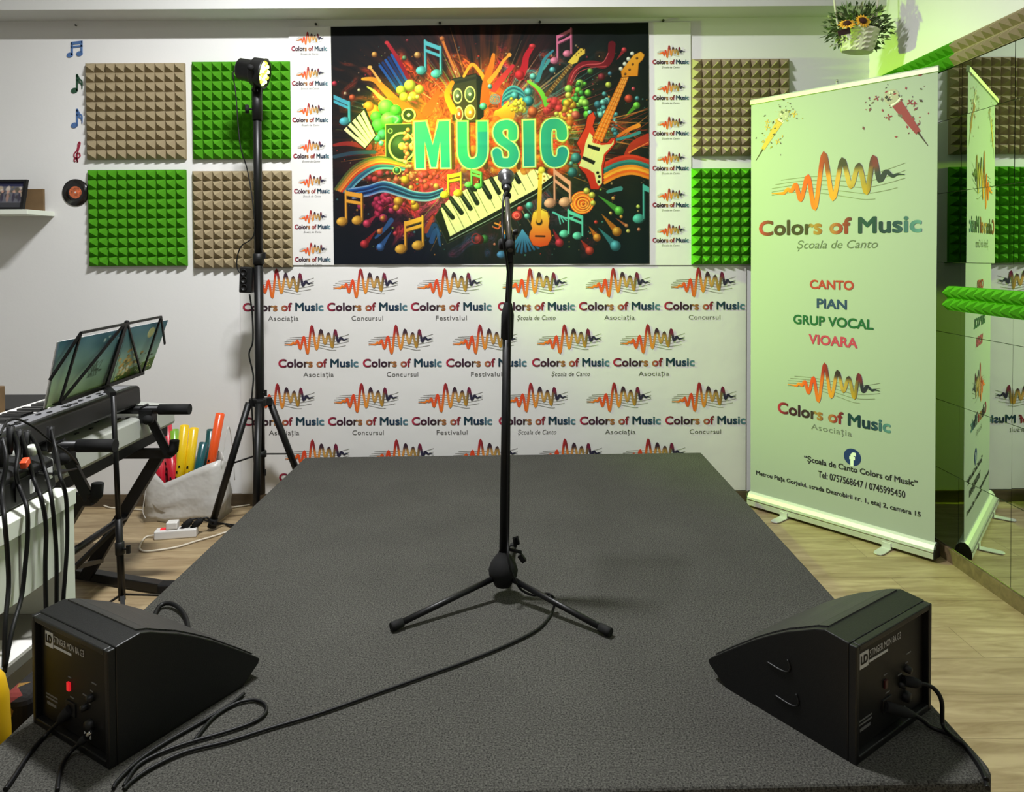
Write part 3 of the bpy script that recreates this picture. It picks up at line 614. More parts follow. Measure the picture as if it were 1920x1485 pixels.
    # --- keyboard
    p.poly([(813, 406), (824, 388), (905, 338), (958, 318), (1004, 318), (1040, 330), (1036, 344), (1003, 373), (836, 456)], (26, 28, 28), edge=((60, 66, 60), 1)); p.stroke([(840, 450), (920, 409), (1003, 364), (1036, 340)], 1.6, (140, 150, 150), smooth=False)
    p.poly([(824, 390), (845, 367), (905, 338), (960, 318), (1000, 316), (1037, 329), (1003, 355), (918, 401), (841, 443)], (228, 216, 172), (214, 206, 170))
    for k in range(13):
        t = k / 12; b0 = (853 + 176 * t, 437 - 101 * t - 6 * math.sin(t * 3)); p.stroke([(b0[0] - 27 + 10 * t, b0[1] - 55 + 22 * t), b0], 1.0, (80, 74, 60), smooth=False)
    for (a0, b0) in (((829, 384), (846, 407)), ((843, 370), (863, 398)), ((862, 362), (880, 390)), ((878, 352), (893, 380)), ((901, 339), (917, 368)), ((900, 340), (917, 369)), ((920, 334), (934, 360)), ((940, 327), (952, 350)), ((960, 318), (972, 340)), ((884, 350), (889, 354))): p.stroke([a0, b0], 8.4, (28, 32, 30), 9.2, smooth=False); p.stroke([(a0[0] - 1, a0[1]), (b0[0] - 2, b0[1] - 6)], 2, (70, 78, 74), smooth=False)
    # --- lower right
    for k in range(5): p.ring(1091, 380, 21 - k * 4.4, 20 - k * 4.2, 3, [(226, 110, 44), (240, 160, 70)][k % 2])
    p.ell(1091, 380, 22, 22, (216, 90, 40), al=.45); [p.ring(1091 + k, 380 + k, 20 - k * 5, 19 - k * 5, 2.2, (244, 170, 80)) for k in range(4)]
    for x, y, q in ((1110, 366, 6), (1112, 381, 5), (1100, 358, 6)): p.ell(x, y, q, None, (226, 200, 90), shade=.8)
    p.ell(968, 404, 10, 9, (190, 50, 60), shade=.7); p.ring(967, 404, 5, 5, 1.6, (232, 120, 120)); p.ell(974, 391, 6, 5, (206, 70, 76), shade=.7)
    for x, y, q, c in ((1080, 296, 10, (56, 116, 128)), (1073, 323, 9.5, (44, 104, 120)), (1071, 306, 4, (90, 150, 156)), (992, 385, 7, (80, 156, 166)), (987, 405, 5.4, (110, 180, 186)), (906, 448, 8, (50, 100, 60)), (896, 449, 9, (110, 30, 44)), (1008, 350, 0.1, (0, 0, 0))): p.ell(x, y, q, None, c, shade=.9)
    p.ring(890, 447, 8, 9, 2, (130, 40, 60)); p.stroke([(926, 418), (938, 424), (944, 438)], 3, (214, 140, 70)); p.stroke([(923, 425), (933, 428), (936, 416)], 2.4, (206, 100, 70))
    for k in range(8): p.stroke([(978, 432), (978 + (k - 3) * 4, 452), (976 + (k - 3) * 8, 474 - abs(k - 3) * 2)], 3, (90, 150, 200), 4.4, c2=(40, 84, 130))
    for k in range(6): p.stroke([(1036, 398), (1046 + k * 3, 404 + k), (1050 + k * 6, 420 - k * 3)], 3, (100, 180, 186), 2)
    for x, y, q, tx, ty, c in ((684, 418, 7.5, 704, 400, (186, 56, 84)), (679, 457, 8, 702, 430, (170, 46, 52)), (709, 463, 7.5, 731, 432, (70, 116, 170)), (714, 408, 4.6, 718, 402, (206, 130, 60)), (708, 433, 5.6, 714, 425, (206, 120, 66)), (738, 437, 4.6, 741, 432, (176, 56, 66)), (1161, 396, 8.6, 1122, 367, (100, 180, 84)), (1157, 435, 9, 1128, 402, (222, 140, 54)), (1154, 462, 10, 1122, 428, (76, 150, 170)), (1119, 446, 7.4, 1104, 425, (222, 130, 56)), (1105, 471, 8, 1088, 450, (196, 66, 60)), (1048, 456, 8, 1036, 430, (170, 40, 66)), (1175, 424, 3.6, 1155, 410, (214, 130, 90))): p.drop(x, y, q, tx, ty, c)
    for x, y, q, c in ((1150, 372, 3.4, (226, 160, 90)), (1197, 388, 3.6, (190, 214, 110)), (1165, 407, 3.2, (220, 150, 80)), (1178, 434, 3.6, (220, 190, 120)), (1198, 431, 3.2, (214, 130, 110)), (1117, 417, 3.4, (190, 60, 60)), (1145, 400, 3, (220, 180, 110)), (925, 458, 2.4, (214, 120, 110))): p.ell(x, y, q, None, c, shade=.7)
    p.stroke([(1140, 360), (1150, 357), (1164, 354)], 6, (90, 170, 176), 9, al=.8)
    p.ell(1012, 442, 21, 21, (206, 90, 44)); p.ell(1012.6, 408, 17, 17, (222, 190, 80))
    p.poly([(996, 412), (994, 420), (997, 428), (992, 436), (991, 446), (998, 460), (1012, 463), (1026, 460), (1033, 446), (1031, 434), (1027, 426), (1029, 414), (1026, 398), (1012, 392), (999, 398)], (228, 196, 84), (200, 76, 40), edge=((90, 44, 24), 1.2)); p.ell(1010, 416, 7, 7, (150, 100, 44)); p.ell(1010, 416, 5.4, 6, (48, 34, 26)); p.stroke([(1003, 443), (1020, 443.5)], 3.4, (66, 34, 26), smooth=False)
    p.stroke([(1013, 318), (1009, 414)], 7.4, (222, 188, 80), 8.4, smooth=False, c2=(206, 150, 60)); p.ell(1015, 318, 6, 6.5, (226, 200, 84), shade=.4); [p.ell(1009 + 11 * (k % 2), 326 + 4 * k, 2, None, (170, 120, 50)) for k in range(4)]
    # --- glowing word
    for k in range(150): p.ell(R.uniform(775, 1070), R.uniform(222, 322), R.uniform(4, 10), None, R.choice([(232, 110, 40), (222, 84, 34), (240, 146, 50), (200, 66, 32)]), al=.55, shade=.5)
    for k in range(5): p.stroke([(846 + k * 31, 232), (846 + k * 31, 268), (848 + k * 31, 312)], 9, (86, 52, 30), 9, al=.8)
    def word(grow, c, c2):
        def S(P, wd): p.stroke(P, wd + grow, c, smooth=len(P) > 4, c2=c2)
        a = grow / 2
        p.poly([(775 - a, 225 - a), (798 + a, 224 - a), (810, 268 - a), (821 - a, 224 - a), (842 + a, 223 - a), (843 + a, 313 + a), (825 - a, 313 + a), (824, 262), (817 + a, 312 + a), (806 - a, 312 + a), (795, 262), (795 + a, 314 + a), (777 - a, 314 + a)], c, c2)
        S([(866, 236), (866, 262), (867, 288), (874, 302), (884, 305), (896, 301), (903, 288), (904, 262), (904, 236)], 20); [p.poly([(x - 10 - a, 225 - a), (x + 10 + a, 225 - a), (x + 10 + a, 245), (x - 10 - a, 245)], c) for x in (866, 904)]
        S([(961, 254), (961, 240), (955, 233), (947, 232), (937, 236), (933, 247), (938, 259), (948, 267), (960, 277), (963, 291), (957, 302), (947, 304), (936, 301), (932, 291), (931, 285)], 19)
        p.poly([(980 - a, 224 - a), (1003 + a, 223 - a), (1003 + a, 311 + a), (981 - a, 312 + a)], c, c2)
        S([(1054, 253), (1053, 240), (1047, 233), (1040, 231), (1030, 234), (1025, 244), (1024, 268), (1026, 290), (1032, 300), (1041, 303), (1051, 299), (1055, 288), (1055, 284)], 21)
    word(4.6, (150, 190, 96), (160, 190, 120)); word(1.6, (236, 224, 140), (206, 226, 180)); word(-1.4, (64, 168, 132), (40, 142, 148))
    p.a *= np.array([.99, .97, .97])
    # --- front notes
    p.note((831, 363), (856, 360), (838, 326), (862, 321), 8.2, (232, 184, 62), sw=2.6); p.note((876, 344), (894, 347), (882, 315), (900, 321), 6.4, (120, 206, 110), sw=2.2)
    p.note((636, 413), (665, 411), (644, 355), (674, 361), 10, (222, 164, 66), sw=3.2); p.note((747, 466), (779, 459), (756, 415), (789, 404), 10.6, (222, 166, 66), sw=3.4)
    p.note((1030, 380), (1058, 378), (1039, 315), (1068, 340), 11, (214, 150, 136), sw=3.2); p.note((1056, 438), (1081, 442), (1065, 393), (1091, 405), 8.4, (104, 184, 178), sw=2.6)
    p.note((1197, 410), None, (1207, 347), None, 10.5, (90, 174, 172), sw=3); p.poly([(1206, 346), (1219, 352), (1219, 362), (1206, 357)], (90, 174, 172)); p.note((937, 477), None, (944, 440), None, 8, (74, 116, 176), sw=2)
    p.a = 255 * (np.clip(p.a, 0, 255) / 255) ** 1.22 * .92
    return p
YP = YW - .012
pst = thing('music_poster', 'wide MUSIC poster with guitars, piano keys and paint splashes', 'poster', at(920, 497, YP))
mb = MB(); a, b, c, d = at(547, 497, YP + .004), at(1297, 497, YP + .004), at(1295, 41, YP + .004), at(541, 51, YP + .004); back = V((0, .003, 0))
mb.add([a, b, c, d, a + back, b + back, c + back, d + back], [(0, 1, 2, 3), (7, 6, 5, 4), (0, 4, 5, 1), (1, 5, 6, 2), (2, 6, 7, 3), (3, 7, 4, 0)])
mb.build('sheet', M['paper'], pst)
art = paint_music()
sheet(art, (at(620, 50, YP), at(1216, 42, YP), at(1217.5, 494, YP), at(626, 495.5, YP)), 'artwork', M['vinyl_print'], pst,
      bend=lambda u, v: np.concatenate([0 * u * v, .0016 * np.sin(u * 46) * np.cos(u * 17) + .0012 * np.sin(u * 9 + v * 3) - .0012 * np.exp(-((v - .5) / .012) ** 2) + 0 * v, 0 * u * v], -1))
EX, EZ = V((1, 0, 0)), V((0, 0, 1)); PXW = YW / F_PX
def wall_logo(parent, xc, ytext, tw, cap, caption, cw, Yp, small=False, it=False):
    mb = MB(); o = at(xc, ytext, Yp); k = PXW
    name_into(mb, o, EX, EZ, -tw / 2 * k, tw / 2 * k, 0, cap * k, bold=.022 if small else .02)
    W = (52 if small else 121) * k
    logo_into(mb, o + EX * (-(25 if small else 63) * k) + EZ * ((cap + (3 if small else 9)) * k), EX, EZ, W, .044 if small else .036, staves=True, lw=.006)
    ink_into(mb, o, EX, EZ, caption, -cw / 2 * k, cw / 2 * k, -(7.5 if small else 18.5) * k, (3.2 if small else 8.5) * k, (90, 88, 86), bold=0, shear=.25 if it else 0, space=1.08)
    return mb.build('logo', M['print'], parent, vc=True)
for y, x in zip((95, 160, 228.5, 296.5, 362, 429, 490), (580, 581, 582, 583.5, 585, 586, 586.5)): wall_logo(pst, x, y, 66, 8, 'Școala de Canto', 33, YP + .0025, True, True)
for y in (120, 187, 253.5, 319, 388, 454): wall_logo(pst, 1257.5, y, 67, 8, 'Școala de Canto', 33, YP + .0025, True, True)
# step-and-repeat banner below
YB = YW - .006
bn = thing('logo_banner', 'white wall banner with rows of repeated wave logos behind the stage', 'banner', at(925, 926, YB))
a, b, c, d = at(453, 926, YB), at(1398, 919, YB), at(1399, 499, YB), at(450, 503, YB); mb = MB(); back = V((0, .002, 0))
mb.add([a, b, c, d, a + back, b + back, c + back, d + back], [(0, 1, 2, 3), (7, 6, 5, 4), (0, 4, 5, 1), (1, 5, 6, 2), (2, 6, 7, 3), (3, 7, 4, 0)])
mb.build('sheet', M['paper'], bn)
AS, CO, FE, SC = 'Asociația', 'Concursul', 'Festivalul', 'Școala de Canto'
cwid = {AS: 57, CO: 59, FE: 58, SC: 72}
rowA = [(531, 150, AS), (688.5, 149, CO), (846, 150, FE), (1005.5, 143, SC), (1161.5, 151, AS), (1321, 150, CO)]
rowB = [(597, 149, AS), (754.5, 147, CO), (912, 150, FE), (1070, 144, SC), (1226, 152, AS)]
for row, y, dx in ((rowA, 581.5, 0), (rowB, 687, 0), (rowA, 796, 1.5), (rowB, 901, 1)):
    for x, tw, cp in row: wall_logo(bn, x + dx, y - (x - 920) * .003, tw, 14.5, cp, cwid[cp], YB - .0015, False, cp == SC)
for x, y in ((593, 46), (825, 44), (1012, 42), (1243, 39)):
    mb = MB().lathe([(0, .012), (.006, .011), (.007, .004), (.003, .003), (.002, 0)], at(x, y, YW), (0, -1, 0), 10)
    tagd(mb.build('push_pin', M['pin']), 'dark push pin above the top edge of the music poster', 'pin', 'pins along the poster top')
tagd(MB().lathe([(0, .01), (.004, .009), (.004, .001), (.002, 0)], at(143, 48, YW), (0, -1, 0), 10).build('wall_hook', M['pin']), 'tiny dark hook in the shaded wall above the blue notes', 'hook')

# ------------------------------------------------------------------ stickers, record, shelf
def sticker(name, polys, color, label, cat):
    mb = MB()
    for P in polys:
        pts = [at(x, y, YW) for x, y in P]; n = len(pts); dp = V((0, -.004, 0))
        mb.add(pts + [p + dp for p in pts], [list(range(n)), [n + i for i in range(n)][::-1]] + [(i, (i + 1) % n, n + (i + 1) % n, n + i) for i in range(n)])
    return tagd(mb.build(name, color), label, cat)
def ellp(x, y, rx, ry, rot=0, n=20):
    q = math.radians(rot); return [(x + rx * math.cos(t) * math.cos(q) - ry * math.sin(t) * math.sin(q), y + rx * math.cos(t) * math.sin(q) + ry * math.sin(t) * math.cos(q)) for t in np.arange(n) * 2 * math.pi / n]
def ribp(P, w0, w1=None):
    Q = [(p.x, p.y) for p in cr([(a, b, 0) for a, b in P], 6)]; v, f = ribbon(Q, np.linspace(w0, w1 or w0, len(Q))); return [tuple(q) for q in v[0::2]] + [tuple(q) for q in v[1::2][::-1]]
M['sblue'] = mat('blue_sticker', (74, 108, 158), .5); M['sgreen'] = mat('green_sticker', (38, 76, 54), .5); M['sred'] = mat('red_sticker', (150, 34, 58), .5)
sticker('wall_sticker', [ellp(131.5, 103.5, 6, 4.6, -15), ellp(149.5, 101, 6, 4.6, -15), [(133.5, 80), (137, 80), (137, 104), (133.5, 104)], [(151.5, 78), (155, 77.5), (155, 101), (151.5, 101)], [(133.5, 79), (155, 76.5), (155, 82), (133.5, 84.5)], [(133.5, 87), (155, 84.5), (155, 88), (133.5, 90.5)]], M['sblue'], 'blue double note sticker at the top of the sticker column', 'wall sticker')
def single(x, y, mt, label):
    sticker('wall_sticker', [ellp(x - 6, y + 12, 6.4, 5, -20), [(x - 2.6, y - 19), (x + .4, y - 19), (x + .4, y + 13), (x - 2.6, y + 13)], ribp([(x - 1, y - 17), (x + 3, y - 10), (x + 8, y - 5), (x + 8, y + 9)], 4, 1), ribp([(x - 1, y - 9), (x + 3, y - 4), (x + 7, y), (x + 8, y + 4)], 4, 1)], mt, label, 'wall sticker')
single(146, 158, M['sgreen'], 'dark green single note sticker under the blue double note')
single(146, 223, M['sblue'], 'blue single note sticker above the red treble clef')
sticker('wall_sticker', [ribp([(142, 303), (139.5, 301), (141, 297), (145, 299), (146, 304), (144.5, 295), (147.5, 280), (150.5, 270), (149.5, 266.5), (147, 270), (146.5, 276), (144, 283), (139.5, 289), (140.5, 295), (146, 296.5), (150.5, 293), (149, 287.5), (144.5, 288), (144, 292)], 2.2, 1.8)], M['sred'], 'dark red treble clef sticker above the vinyl record', 'wall sticker')
rc = at(143, 361, YW); rr = 25 * PXW
rec = thing('vinyl_record', 'black vinyl record with orange label hung beside the green foam', 'record', rc)
M['vinyl'] = mat('record_vinyl', (22, 18, 18), .22, spec=.7)
MB().lathe([(.003, .002), (rr, .002), (rr, .006), (rr * .5, .0075), (.003, .006)], rc, (0, -1, 0), 48).build('disc', M['vinyl'], rec)
mb = MB()
lp = [(rr * .46 * math.cos(t), rr * .46 * math.sin(t)) for t in np.arange(28) * 2 * math.pi / 28]; mb.prism(lp, rc + V((0, -.0074, 0)), EX, EZ, (0, -.001, 0), 0)
mb.build('centre_label', mat('orange_record_label', (176, 92, 56), .6, var=(70, .35)), rec)
MB().lathe([(0, .0002), (rr * .06, 0)], rc + V((0, -.009, 0)), (0, -1, 0), 12).build('spindle_hole', M['white_ink'], rec)

# shelf on the left with framed photo and a small board behind it
zs = at(50, 397, 3.5).z; xs_ = at(51, 397, 3.5).x
tagd(MB().box((xs_ - .6, 3.5, zs - .012), (xs_, YW, zs + .012)).build('wall_shelf', M['desk'], bevel=.002), 'white wall shelf holding a framed photo at the left edge', 'shelf')
fr = thing('photo_frame', 'black framed photo leaning on the white wall shelf', 'picture frame', (xs_ - .16, 3.6, zs + .012))
R = Matrix.Rotation(math.radians(-14), 3, 'X') @ Matrix.Identity(3)
def fq(u, z, t=0): return V((xs_ - .055 + u + z * .08, 3.56 + z * .12 - t, zs + .013 + z))
def fbar(mb, u0, u1, z0, z1, t0, t1):
    mb.add([fq(u0, z0, t0), fq(u1, z0, t0), fq(u1, z1, t0), fq(u0, z1, t0), fq(u0, z0, t1), fq(u1, z0, t1), fq(u1, z1, t1), fq(u0, z1, t1)], [(0, 3, 2, 1), (4, 5, 6, 7), (0, 1, 5, 4), (1, 2, 6, 5), (2, 3, 7, 6), (3, 0, 4, 7)])
mb = MB(); FW, FH = .235, .15
for q in ((-FW, 0, 0, .012), (-FW, 0, FH - .012, FH), (-FW, -FW + .012, .012, FH - .012), (-.012, 0, .012, FH - .012)): fbar(mb, *q, 0, .014)
fbar(mb, -FW, 0, 0, FH, -.004, 0); mb.build('frame', M['black'], fr)
ph = Painter(0, 0, 60, 40); ph.a[:] = (96, 96, 104); ph.poly([(0, 0), (60, 0), (60, 7), (0, 7)], (44, 46, 76)); rr_ = random.Random(5)
for k in range(60): ph.ell(rr_.uniform(0, 60), rr_.uniform(8, 26), rr_.uniform(1, 4), None, rr_.choice([(176, 160, 140), (196, 184, 170), (90, 84, 70), (120, 110, 84), (60, 56, 60)]), al=.9)
for k in range(7): ph.ell(6 + k * 8, 24, 2, 7, rr_.choice([(200, 190, 186), (60, 56, 70), (150, 120, 110)])); ph.ell(6 + k * 8, 15, 1.8, 2, (190, 150, 130))
ph.poly([(0, 32), (60, 32), (60, 40), (0, 40)], (62, 62, 66))
sheet(ph, (fq(-FW + .012, FH - .012, .004), fq(-.012, FH - .012, .004), fq(-.012, .012, .004), fq(-FW + .012, .012, .004)), 'photo_print', M['print'], fr)
tagd(MB().box((xs_ - .2, 3.66, zs + .0125), (xs_ - .026, 3.675, zs + .125)).build('wooden_plaque', M['brown']), 'brown board standing behind the framed photo on the shelf', 'board')
# ------------------------------------------------------------------ stage platform
ZP = .30
bl, br = fl(572, 857, ZP), fl(1315, 848, ZP); fr_ = fl(1882, 1464, ZP); fle = fl(-76, 1462, ZP); fle = V((fle.x, fr_.y + (bl.y - br.y), ZP))
def rounded(poly, rad, n=6):
    out = []; k = len(poly)
    for i in range(k):
        p, a, b = V(poly[i]), V(poly[i - 1]), V(poly[(i + 1) % k]); da, db = (a - p).normalized(), (b - p).normalized(); r = rad[i]
        s, e = p + da * r, p + db * r
        for j in range(n + 1): t = j / n; out.append((s * (1 - t) + p * t) * (1 - t) + (p * (1 - t) + e * t) * t)
    return out
q = [(p.x, p.y) for p in (fle, fr_, br, bl)]
pl2 = rounded([(x, y, 0) for x, y in q], [.05, .06, .012, .012])
mb = MB().prism([(p.x, p.y) for p in pl2], (0, 0, .0), (1, 0, 0), (0, 1, 0), (0, 0, ZP))
stage = mb.build('stage_platform', M['carpet'], bevel=.012, seg=3)
tagd(stage, 'low stage platform covered in charcoal carpet filling the foreground', 'stage')

# ------------------------------------------------------------------ wedge monitors
PROF = [(0, .234), (.067, .2405), (.09, .2325), (.118, .2175), (.155, .1985), (.193, .1745), (.235, .1455), (.275, .114), (.318, .08), (.352, .052), (.362, .042), (.358, .032), (.312, 0)]
def wedge(label, B0, P1, side, W, lit):
    B0, P1 = V((B0.x, B0.y, ZP)), V((P1.x, P1.y, ZP)); f = (P1 - B0).normalized(); l = V((-f.y, f.x, 0)) * side; up = V((0, 0, 1))
    t = thing('stage_monitor', label, 'speaker', B0 + f * .16 + l * W / 2, 'wedge monitors')
    C = lambda s, y, h: B0 + f * s + l * y + up * h
    lip = .016; prof = [(lip, 0), (lip, .2355)] + PROF[1:]
    mb = MB().prism(prof, C(0, 0, 0), f, up, l * W)
    for (s0, s1, y0, y1, h0, h1) in ((0, lip, 0, .012, 0, .234), (0, lip, W - .012, W, 0, .234), (0, lip, .012, W - .012, .222, .2345), (0, lip, .012, W - .012, 0, .014)):
        vs = [C(s, y, h) for h in (h0, h1) for s, y in ((s0, y0), (s1, y0), (s1, y1), (s0, y1))]
        mb.add(vs, [(0, 3, 2, 1), (4, 5, 6, 7), (0, 1, 5, 4), (1, 2, 6, 5), (2, 3, 7, 6), (3, 0, 4, 7)])
    mb.build('cabinet', M['cab'], t, bevel=.0022, seg=2)
    g = [q for q in PROF[1:10]]; vs = []; n = len(g)
    nrm = []
    for i in range(n):
        a, b = g[max(0, i - 1)], g[min(n - 1, i + 1)]; d = V((b[0] - a[0], b[1] - a[1])).normalized(); nrm.append((-d.y, d.x))
    for k, (dy) in enumerate((.016, W - .016)):
        vs += [C(g[i][0] + nrm[i][0] * .003, dy, g[i][1] + nrm[i][1] * .003) for i in range(n)]
        vs += [C(g[i][0] - nrm[i][0] * .002, dy, g[i][1] - nrm[i][1] * .002) for i in range(n)]
    fs = [(i, i + 1, 2 * n + i + 1, 2 * n + i) for i in range(n - 1)] + [(i, n + i, n + i + 1, i + 1) for i in range(n - 1)] + [(2 * n + i, 2 * n + i + 1, 3 * n + i + 1, 3 * n + i) for i in range(n - 1)] + [(0, 2 * n, 3 * n, n), (n - 1, 2 * n - 1, 4 * n - 1, 3 * n - 1)]
    MB().add(vs, fs, 0, False).build('grille', M['grille'], t)
    # recessed rear panel; columns run left to right as one looks at it
    def Pn(a, h, d=0): return C(lip - .002 - d, (W - a) if side > 0 else a, h)
    def pbox(mb, a0, a1, h0, h1, d, mi=0):
        vs = [Pn(a, h, dd) for dd in (-.004, d) for a, h in ((a0, h0), (a1, h0), (a1, h1), (a0, h1))]
        return mb.add(vs, [(0, 3, 2, 1), (4, 5, 6, 7), (0, 1, 5, 4), (1, 2, 6, 5), (2, 3, 7, 6), (3, 0, 4, 7)], mi)
    pan = pbox(MB(), .0135, W - .0135, .0155, .2205, .001).build('rear_panel', M['cabpanel'], t)
    ea = (Pn(1, 0) - Pn(0, 0)); o = Pn(0, 0, .0022); k = (W - .03) / .255
    mb = MB()
    a0 = .032 * k
    pbox(mb, a0, a0 + .03 * k, .172, .204, .0018)
    lg = mb.build('logo', M['white_ink'], pan)
    mb = MB(); ink_into(mb, o, ea, up, 'LD', a0 + .004, a0 + .026 * k, .1815, .016, (20, 20, 20), .03)
    mb.build('logo_letters', M['cabpanel'], pan)
    mb = MB(); ink_into(mb, o, ea, up, 'STINGER MON 8A G3', a0 + .034 * k, a0 + .148 * k, .187, .014, (205, 205, 205), .0)
    pbox(mb, a0 + .033 * k, a0 + .1 * k, .1755, .1805, .0018); mb.build('lettering', M['white_ink'], pan)
    mb = MB()
    for (x0, x1, h, s) in ((.036, .085, .066, 'POWERED WEDGE'), (.036, .072, .052, '120 W RMS')): mb.box((0, 0, 0), (0, 0, 0)) if False else None
    for (x0, x1, h0, h1) in ((.03, .075, .066, .069), (.03, .075, .0585, .0615), (.034, .07, .046, .052), (.125, .14, .088, .0905), (.118, .13, .128, .1305), (.172, .186, .108, .1105), (.19, .2, .096, .0985), (.2, .21, .124, .1265), (.205, .222, .142, .1445)): pbox(mb, x0 * k, x1 * k, h0, h1, .0016)
    mb.build('marking', M['grey_ink'], pan)
    pbox(MB(), .118 * k, .1275 * k, .102, .119, .005).build('power_switch', M['red_led' if lit else 'red_sw'], t)
    pbox(MB(), .112 * k, .146 * k, .052, .08, .004).build('mains_socket', M['black'], t, bevel=.001)
    for nm, x, h, r in (('volume_knob', .205, .112, .008), ('tone_knob', .183, .086, .007), ('input_socket', .2, .055, .012)):
        mb = MB().lathe([(0, .012), (r * .9, .011), (r, .002), (r, -.002)], Pn(x * k, h), -f, 16); mb.build(nm, M['black'], t)
    pbox(MB(), .176 * k, .2 * k, .024, .034, .0018).build('rating_label', M['white_ink'], t)
    # pole/handle cup on the side that shows
    for nm, s0, h0 in (('handle_cup', .15, .115), ('handle_cup', .13, .052)):
        y = -.0015 if side < 0 else W + .0015
        pts = [C(s0 + dx, y, h0 + dz) for dx, dz in ((0, .026), (-.006, .012), (0, 0), (.018, -.004), (.05, -.002))]
        MB().tube(cr(pts, 5), .0022, 8).build(nm, M['cab'], t)
    for s in (.05, .26):
        for y in (.03, W - .03): pass
    return t, Pn
wl, PL = wedge('black wedge monitor at front left with its red switch lit', fl(205, 1445, ZP), fl(455, 1288, ZP), 1, .285, True)
wr, PR = wedge('black wedge monitor at front right with green glow on top', fl(1605, 1437, ZP), fl(1605, 1437, ZP) + V((-.574, .819, 0)), -1, .303, False)

# ------------------------------------------------------------------ microphone stand
mc = fl(943, 1130, ZP); mc = V((mc.x, 2.08, ZP))
def mz(x, y): return at(x, y, mc.y)
ms = thing('microphone_stand', 'black tripod microphone stand in the middle of the stage', 'microphone stand', mc)
tips = [fl(737, 1184, ZP), fl(1142, 1194, ZP)]; b3 = 2 * mc - (tips[0] + tips[1]) / 2; tips.append(V((mc.x + .03, mc.y + .33, ZP)))
hub_lo, hub_hi = mz(943, 1101), mz(944, 1038); hub_lo.z = max(hub_lo.z, ZP + .035)
ax = (mz(951, 600) - hub_lo).normalized()
mb = MB().lathe([(0, -.002), (.024, 0), (.03, .012), (.041, .03), (.043, .045), (.037, .065), (.026, .082), (.016, .094), (.0135, .1)], hub_lo, ax, 24); mb.build('hub', M['rubber'], ms)
for tp in tips:
    d = (V((tp.x, tp.y, 0)) - V((mc.x, mc.y, 0))).normalized(); s = hub_lo + d * .03 + V((0, 0, .028)); e = V((tp.x, tp.y, ZP + .013))
    g = MB().tube([s, s + (e - s) * .97], .0085, 12).build('leg', M['blackm'], ms)
    MB().tube([s + (e - s) * .91, e - (e - s).normalized() * .004, e + d * .006], [.0115, .0125, .0115], 12).build('rubber_foot', M['rubber'], g)
top = mz(957, 492); grip0, grip1 = mz(950.5, 634), mz(952.5, 566)
MB().tube([hub_hi - ax * .02, grip0 + ax * .02], .0125, 16).build('lower_tube', M['blackm'], ms)
MB().tube([grip1 - ax * .02, top], .0095, 16).build('upper_tube', M['blackm'], ms)
MB().lathe([(.0125, -.004), (.018, .0), (.0185, .068), (.016, .08), (.012, .1), (.0095, .104)], grip0, (grip1 - grip0), 20).build('height_clutch', M['rubber'], ms)
kb = mz(955, 1030)
k_ = MB().tube([kb, kb + V((.035, -.012, -.004))], .005, 8); k_.tube([kb + V((.018, -.01, .012)), kb + V((.014, -.012, .038)), kb + V((.022, -.013, .042)), kb + V((.026, -.012, .02))], .005, 8); k_.bar(kb + V((.03, -.012, -.012)), kb + V((.044, -.014, -.03)), .012, .014); k_.build('tightening_knob', M['rubber'], ms)
cl0, cl1 = mz(957, 492), mz(955, 448)
mb = MB().bar(cl0, cl1 + V((0, 0, .0)), .019, .02, (0, 1, 0)); mb.bar(mz(957, 478), mz(957, 440), .026, .012, (0, 1, 0)); mb.build('boom_clamp', M['black'], ms, bevel=.002)
MB().lathe([(0, 0), (.0145, .002), (.0165, .006), (.0165, .02), (.014, .024), (0, .025)], mz(951, 458), (-1, -.25, 0), 18).build('clamp_knob', M['rubber'], ms)
MB().lathe([(.008, 0), (.009, .012), (.005, .016), (0, .017)], mz(962, 436), (1, -.1, .1), 14).build('side_screw', M['black'], ms)
a, b = mz(957, 462) + V((0, -.05, -.012)), mz(950, 362) + V((0, .1, 0))
MB().tube([a, b], .0075, 14).build('boom_arm', mat('grey_boom_tube', (110, 106, 98), .3, .7), ms)
MB().lathe([(0, 0), (.012, .003), (.0125, .03), (.0095, .034)], a, (b - a), 16).build('boom_end_cap', M['rubber'], ms)
MB().ball(b, .0135, 14).build('swivel_joint', M['rubber'], ms)
hd = b + V((0, .055, .058)); md = (hd - b).normalized()
mt_ = mz(948, 333); hd = V((mt_.x, b.y + .07, at(948, 331, b.y + .07).z)); tl = b + V((0, -.01, .014)); md = (hd - tl).normalized()
mic = thing('microphone', 'microphone with grey mesh head clipped on top of the stand', 'microphone', tl)
MB().lathe([(0, 0), (.0105, .002), (.0115, .012), (.0125, .06), (.0155, (hd - tl).length - .03), (.0205, (hd - tl).length - .012), (.021, (hd - tl).length - .004)], tl, md, 20).build('body', mat('dark_grey_mic_body', (62, 62, 64), .35, .5), mic)
MB().ball(hd, .0255, 20, sc_=(1, 1, 1)).build('head', M['steel'], mic)
MB().lathe([(.0255, -.0035), (.0268, 0), (.0255, .0035)], hd, md, 24).build('ring', M['chrome'], mic)
MB().lathe([(.0135, -.012), (.0165, -.008), (.0165, .012), (.0135, .016)], tl + md * .035, md, 18).build('clip', M['rubber'], ms)

